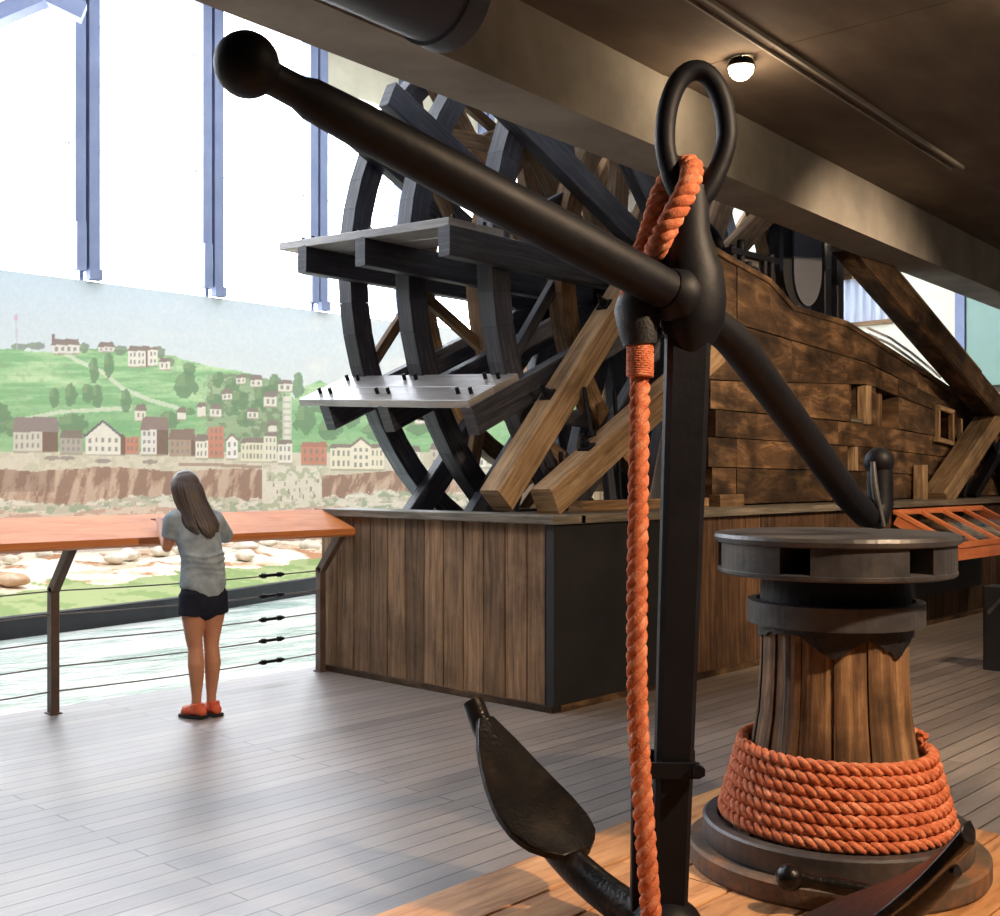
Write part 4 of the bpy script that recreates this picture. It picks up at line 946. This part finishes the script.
# arms resting on the rail
AL=[((-.13,.05,1.135),(-.162,.10,.985)),((.13,.05,1.135),(.235,.13,1.02))]
for s,(sh,el) in zip((-1,1),AL):
    wr=(s*.07,.37,1.135) if s<0 else (.10,.40,1.135)
    limb(m,[sh,tuple((a+b_)/2 for a,b_ in zip(sh,el)),el],[.040,.035,.030])
    limb(m,[el,tuple(a*.6+b_*.4 for a,b_ in zip(el,wr)),wr],[.031,.029,.019])
    # palm and fingers
    d=(V(s*-.03,.06,.0)).normalized(); pc=V(*wr)+d*.045
    m.ball(gp(*pc),(.030,.038,.013),12,8)
    side=V(-d.y,d.x,0)
    for j,(ln,o2) in enumerate(((.052,-.024),(.062,-.008),(.057,.008),(.045,.022))):
        b0=pc+d*.026+side*o2; b1=b0+d*ln*.55+V(0,0,-.004); b2_=b1+d*ln*.35+V(0,0,-.016)
        m.tube([gp(*b0),gp(*b1),gp(*b2_)],[.0078,.0074,.006],8); m.ball(gp(*b2_),.006,8,6)
    t0=pc-d*.018+side*s*-.02; m.tube([gp(*t0),gp(*(t0+side*s*-.022+d*.02)),gp(*(t0+side*s*-.028+d*.045))],[.010,.0085,.007],8)
bd=m.build('body',M['skin'],girl); remesh(bd,.0055,4)
# T-shirt
M['shirt']=noisy('heather_grey_shirt',[L3(128,142,154),L3(150,164,174),L3(170,182,190)],14,.9,0,.15,.1)
m=MB()
limb(m,[(0,.0,.755),(0,.0,.84),(0,.0,.93),(0,.02,1.03),(0,.045,1.11),(0,.055,1.165)],[.128,.120,.114,.122,.122,.085],24,ell=(1.12,.84),up0=UPX)
limb(m,[(-.105,.05,1.15),(.105,.05,1.15)],[.056,.056])
for s,(sh,el) in zip((-1,1),AL):
    k=.62 if s<0 else .93; en=tuple(a*(1-k)+b_*k for a,b_ in zip(sh,el)); m.tube([gp(*sh),gp(*[a*.5+b_*.5 for a,b_ in zip(sh,en)]),gp(*en)],[.056,.053,.05],16); m.ball(gp(*sh),.058)
for i in range(5): m.tube([gp(.13*math.cos(a),.1*math.sin(a)-.005,.80+.035*i+.01*math.sin(3*a+i)) for a in np.linspace(PI+.3,2*PI-.3,14)],.006,6)
sh_=m.build('shirt',M['shirt'],girl); remesh(sh_,.008,5)
M['shorts']=noisy('dark_navy_shorts',[L3(24,28,42),L3(38,42,58)],10,.85,0,.1,.2)
m=MB()
limb(m,[(0,-.0,.77),(0,-.004,.72),(0,-.004,.67)],[.11,.128,.118],24,ell=(1.1,.86),up0=UPX)
for s in (-1,1): m.tube([gp(s*.06,0,.71),gp(s*.066,-.002,.65),gp(s*.070,0,.592)],[.085,.083,.082],18)
so=m.build('shorts',M['shorts'],girl); remesh(so,.008,3)
# hair
M['hair']=wood('brown_hair',[L3(44,36,34),L3(74,62,58),L3(120,108,102)],rough=.45,grain=60,stain=.2,tone=.2,spec=.5)
m=MB(); r_=random.Random(4)
m.ball(gp(0,.092,1.338),(.082,.092,.092),24,16)
for i in range(54):
    a=PI*(1.02+.96*i/53)+r_.uniform(-.02,.02); rx=.078;ry=.082
    top=(rx*.55*math.cos(a),.09+ry*.45*math.sin(a),1.415-.01*abs(math.cos(a)))
    mid=(rx*1.04*math.cos(a),.088+ry*1.08*math.sin(a),1.33)
    ln=1.045+.05*abs(math.cos(a))+r_.uniform(-.02,.015)
    sft=.028 if math.cos(a)>-.6 else -.01
    p3=(rx*1.12*math.cos(a)+.01,.05+ry*1.05*math.sin(a),1.22); p4=(rx*1.12*math.cos(a)+sft*.5,.0+ry*.75*math.sin(a)-.02,1.12); p5=(rx*.86*math.cos(a)+sft*.6,-.025+ry*.55*math.sin(a)-.03,ln)
    m.tube([gp(*p) for p in smooth([top,mid,p3,p4,p5],4)],[.010]*4+[.013]*6+[.012]*4+[.007]*2+[.003],8)
hr=m.build('hair',M['hair'],girl)
# shoes
M['shoe']=noisy('orange_trainer_fabric',[L3(196,78,50),L3(228,112,76)],20,.7,0,.1)
for s in (-1,1):
    m=MB(); yaw=.42 if s<0 else .12
    def sp_(x,y,z): y*=.76; c_,q=math.cos(yaw),math.sin(yaw); return gp(s*.052+x*c_+y*q*-1,-.01+x*q+y*c_,z)
    m.tube([sp_(0,-.055,.035),sp_(0,-.03,.045),sp_(0,.03,.043),sp_(0,.08,.034),sp_(0,.125,.026)],[.026,.036,.038,.036,.022],14,ell=(.9,1.0),up0=(0,0,1))
    m.ball(sp_(0,-.055,.04),(.03,.03,.032)); m.tube([sp_(0,-.02,.06),sp_(0,-.015,.085)],[.036,.034],14)
    o=m.build('shoe',M['shoe'],girl); remesh(o,.005,3)
    m=MB(); out=[(-.034,-.085),(.034,-.085),(.042,0),(.046,.07),(.03,.135),(0,.15),(-.03,.135),(-.042,.07),(-.036,0)]
    vs=[sp_(a,b_,.001) for a,b_ in out]+[sp_(a,b_,.02) for a,b_ in out]; k=len(out)
    fs=[tuple(reversed(range(k))),tuple(range(k,2*k))]+[(i,(i+1)%k,k+(i+1)%k,k+i) for i in range(k)]
    m.add(vs,fs,[[(0,5)]*len(f_) for f_ in fs]); tag(m.build('sole',M['tape'],o),'dark sole')
    m=MB()
    for j in range(3): m.tube([sp_(-.03,.02+j*.02,.065-j*.006),sp_(0,.025+j*.02,.083-j*.008),sp_(.03,.02+j*.02,.065-j*.006)],.004,6)
    m.build('laces',M['tape'],o)

# ================================================================== LIGHT
wd=bpy.data.worlds.new('sky'); SC.world=wd; wd.use_nodes=True
bg=wd.node_tree.nodes['Background']; bg.inputs[0].default_value=(.88,.92,1,1); bg.inputs[1].default_value=12
def portal(c,sx,sy,rot):
    L=bpy.data.lights.new('daylight_opening','AREA'); L.shape='RECTANGLE'; L.size=sx; L.size_y=sy; L.cycles.is_portal=True
    o=bpy.data.objects.new('daylight_opening',L); COL.objects.link(o); o.location=c; o.rotation_euler=rot
portal((9,16.3,6.85),25,5.2,(-PI/2,0,0))
for y,s in ((6.95,.88),(10.35,.88),(13.55,.88)): portal((9,y,9.75),25.5,s,(0,0,0))
portal((22.3,10.8,5.42),1.9,1.8,(0,PI/2,0))
lamp(lp,'glowing warm round lamp under the dark ceiling near the anchor ring',12)
lamp(V(3.3,-.6,3.5),'warm spot lamp overhead to the right of the platform',860,True,95,(3.6,2.4,0),.08)
lamp(V(7.6,1.2,3.5),'warm spot lamp shining across to the middle of the hull',720,True,74,(8.6,4.5,1.75),.08)
lamp(V(9.6,4.5,3.58),'unseen warm spot added behind the concrete beam to light the right side of the wheel',280,True,110,(8.0,5.4,3.8),.06)  # added fill, hidden by the beam, to warm the wheel timbers
lamp(V(5.6,1.6,3.5),'unseen warm spot added to light the floor in front of the plinth corner',380,True,58,(6.7,2.0,0),.06)  # added out of view to warm the floor beside the plinth
lamp(V(12.5,1.5,3.5),'warm spot lamp shining on the far part of the hull',220,True,80,(12.5,4.4,.9),.08)
lamp(V(8.8,7.6,6.2),'unseen warm lamp added high in the hall to light the timbers behind the paddle wheel',260)  # added fill hidden above the beam, brightens the tan lattice
# ================================================================== CAMERA
cam=bpy.data.cameras.new('camera'); co=bpy.data.objects.new('camera',cam); COL.objects.link(co)
co.location=(0,0,CAMH); co.rotation_euler=(PI/2,0,math.atan2(-FX,FY)); cam.sensor_width=36; cam.lens=F*36/1000; cam.shift_y=(HOR-458)/1000
cam.clip_end=200; SC.camera=co
SC.view_settings.view_transform='Standard'; SC.view_settings.look='None'; SC.view_settings.exposure=0; SC.view_settings.gamma=1; SC.view_settings.use_curve_mapping=False
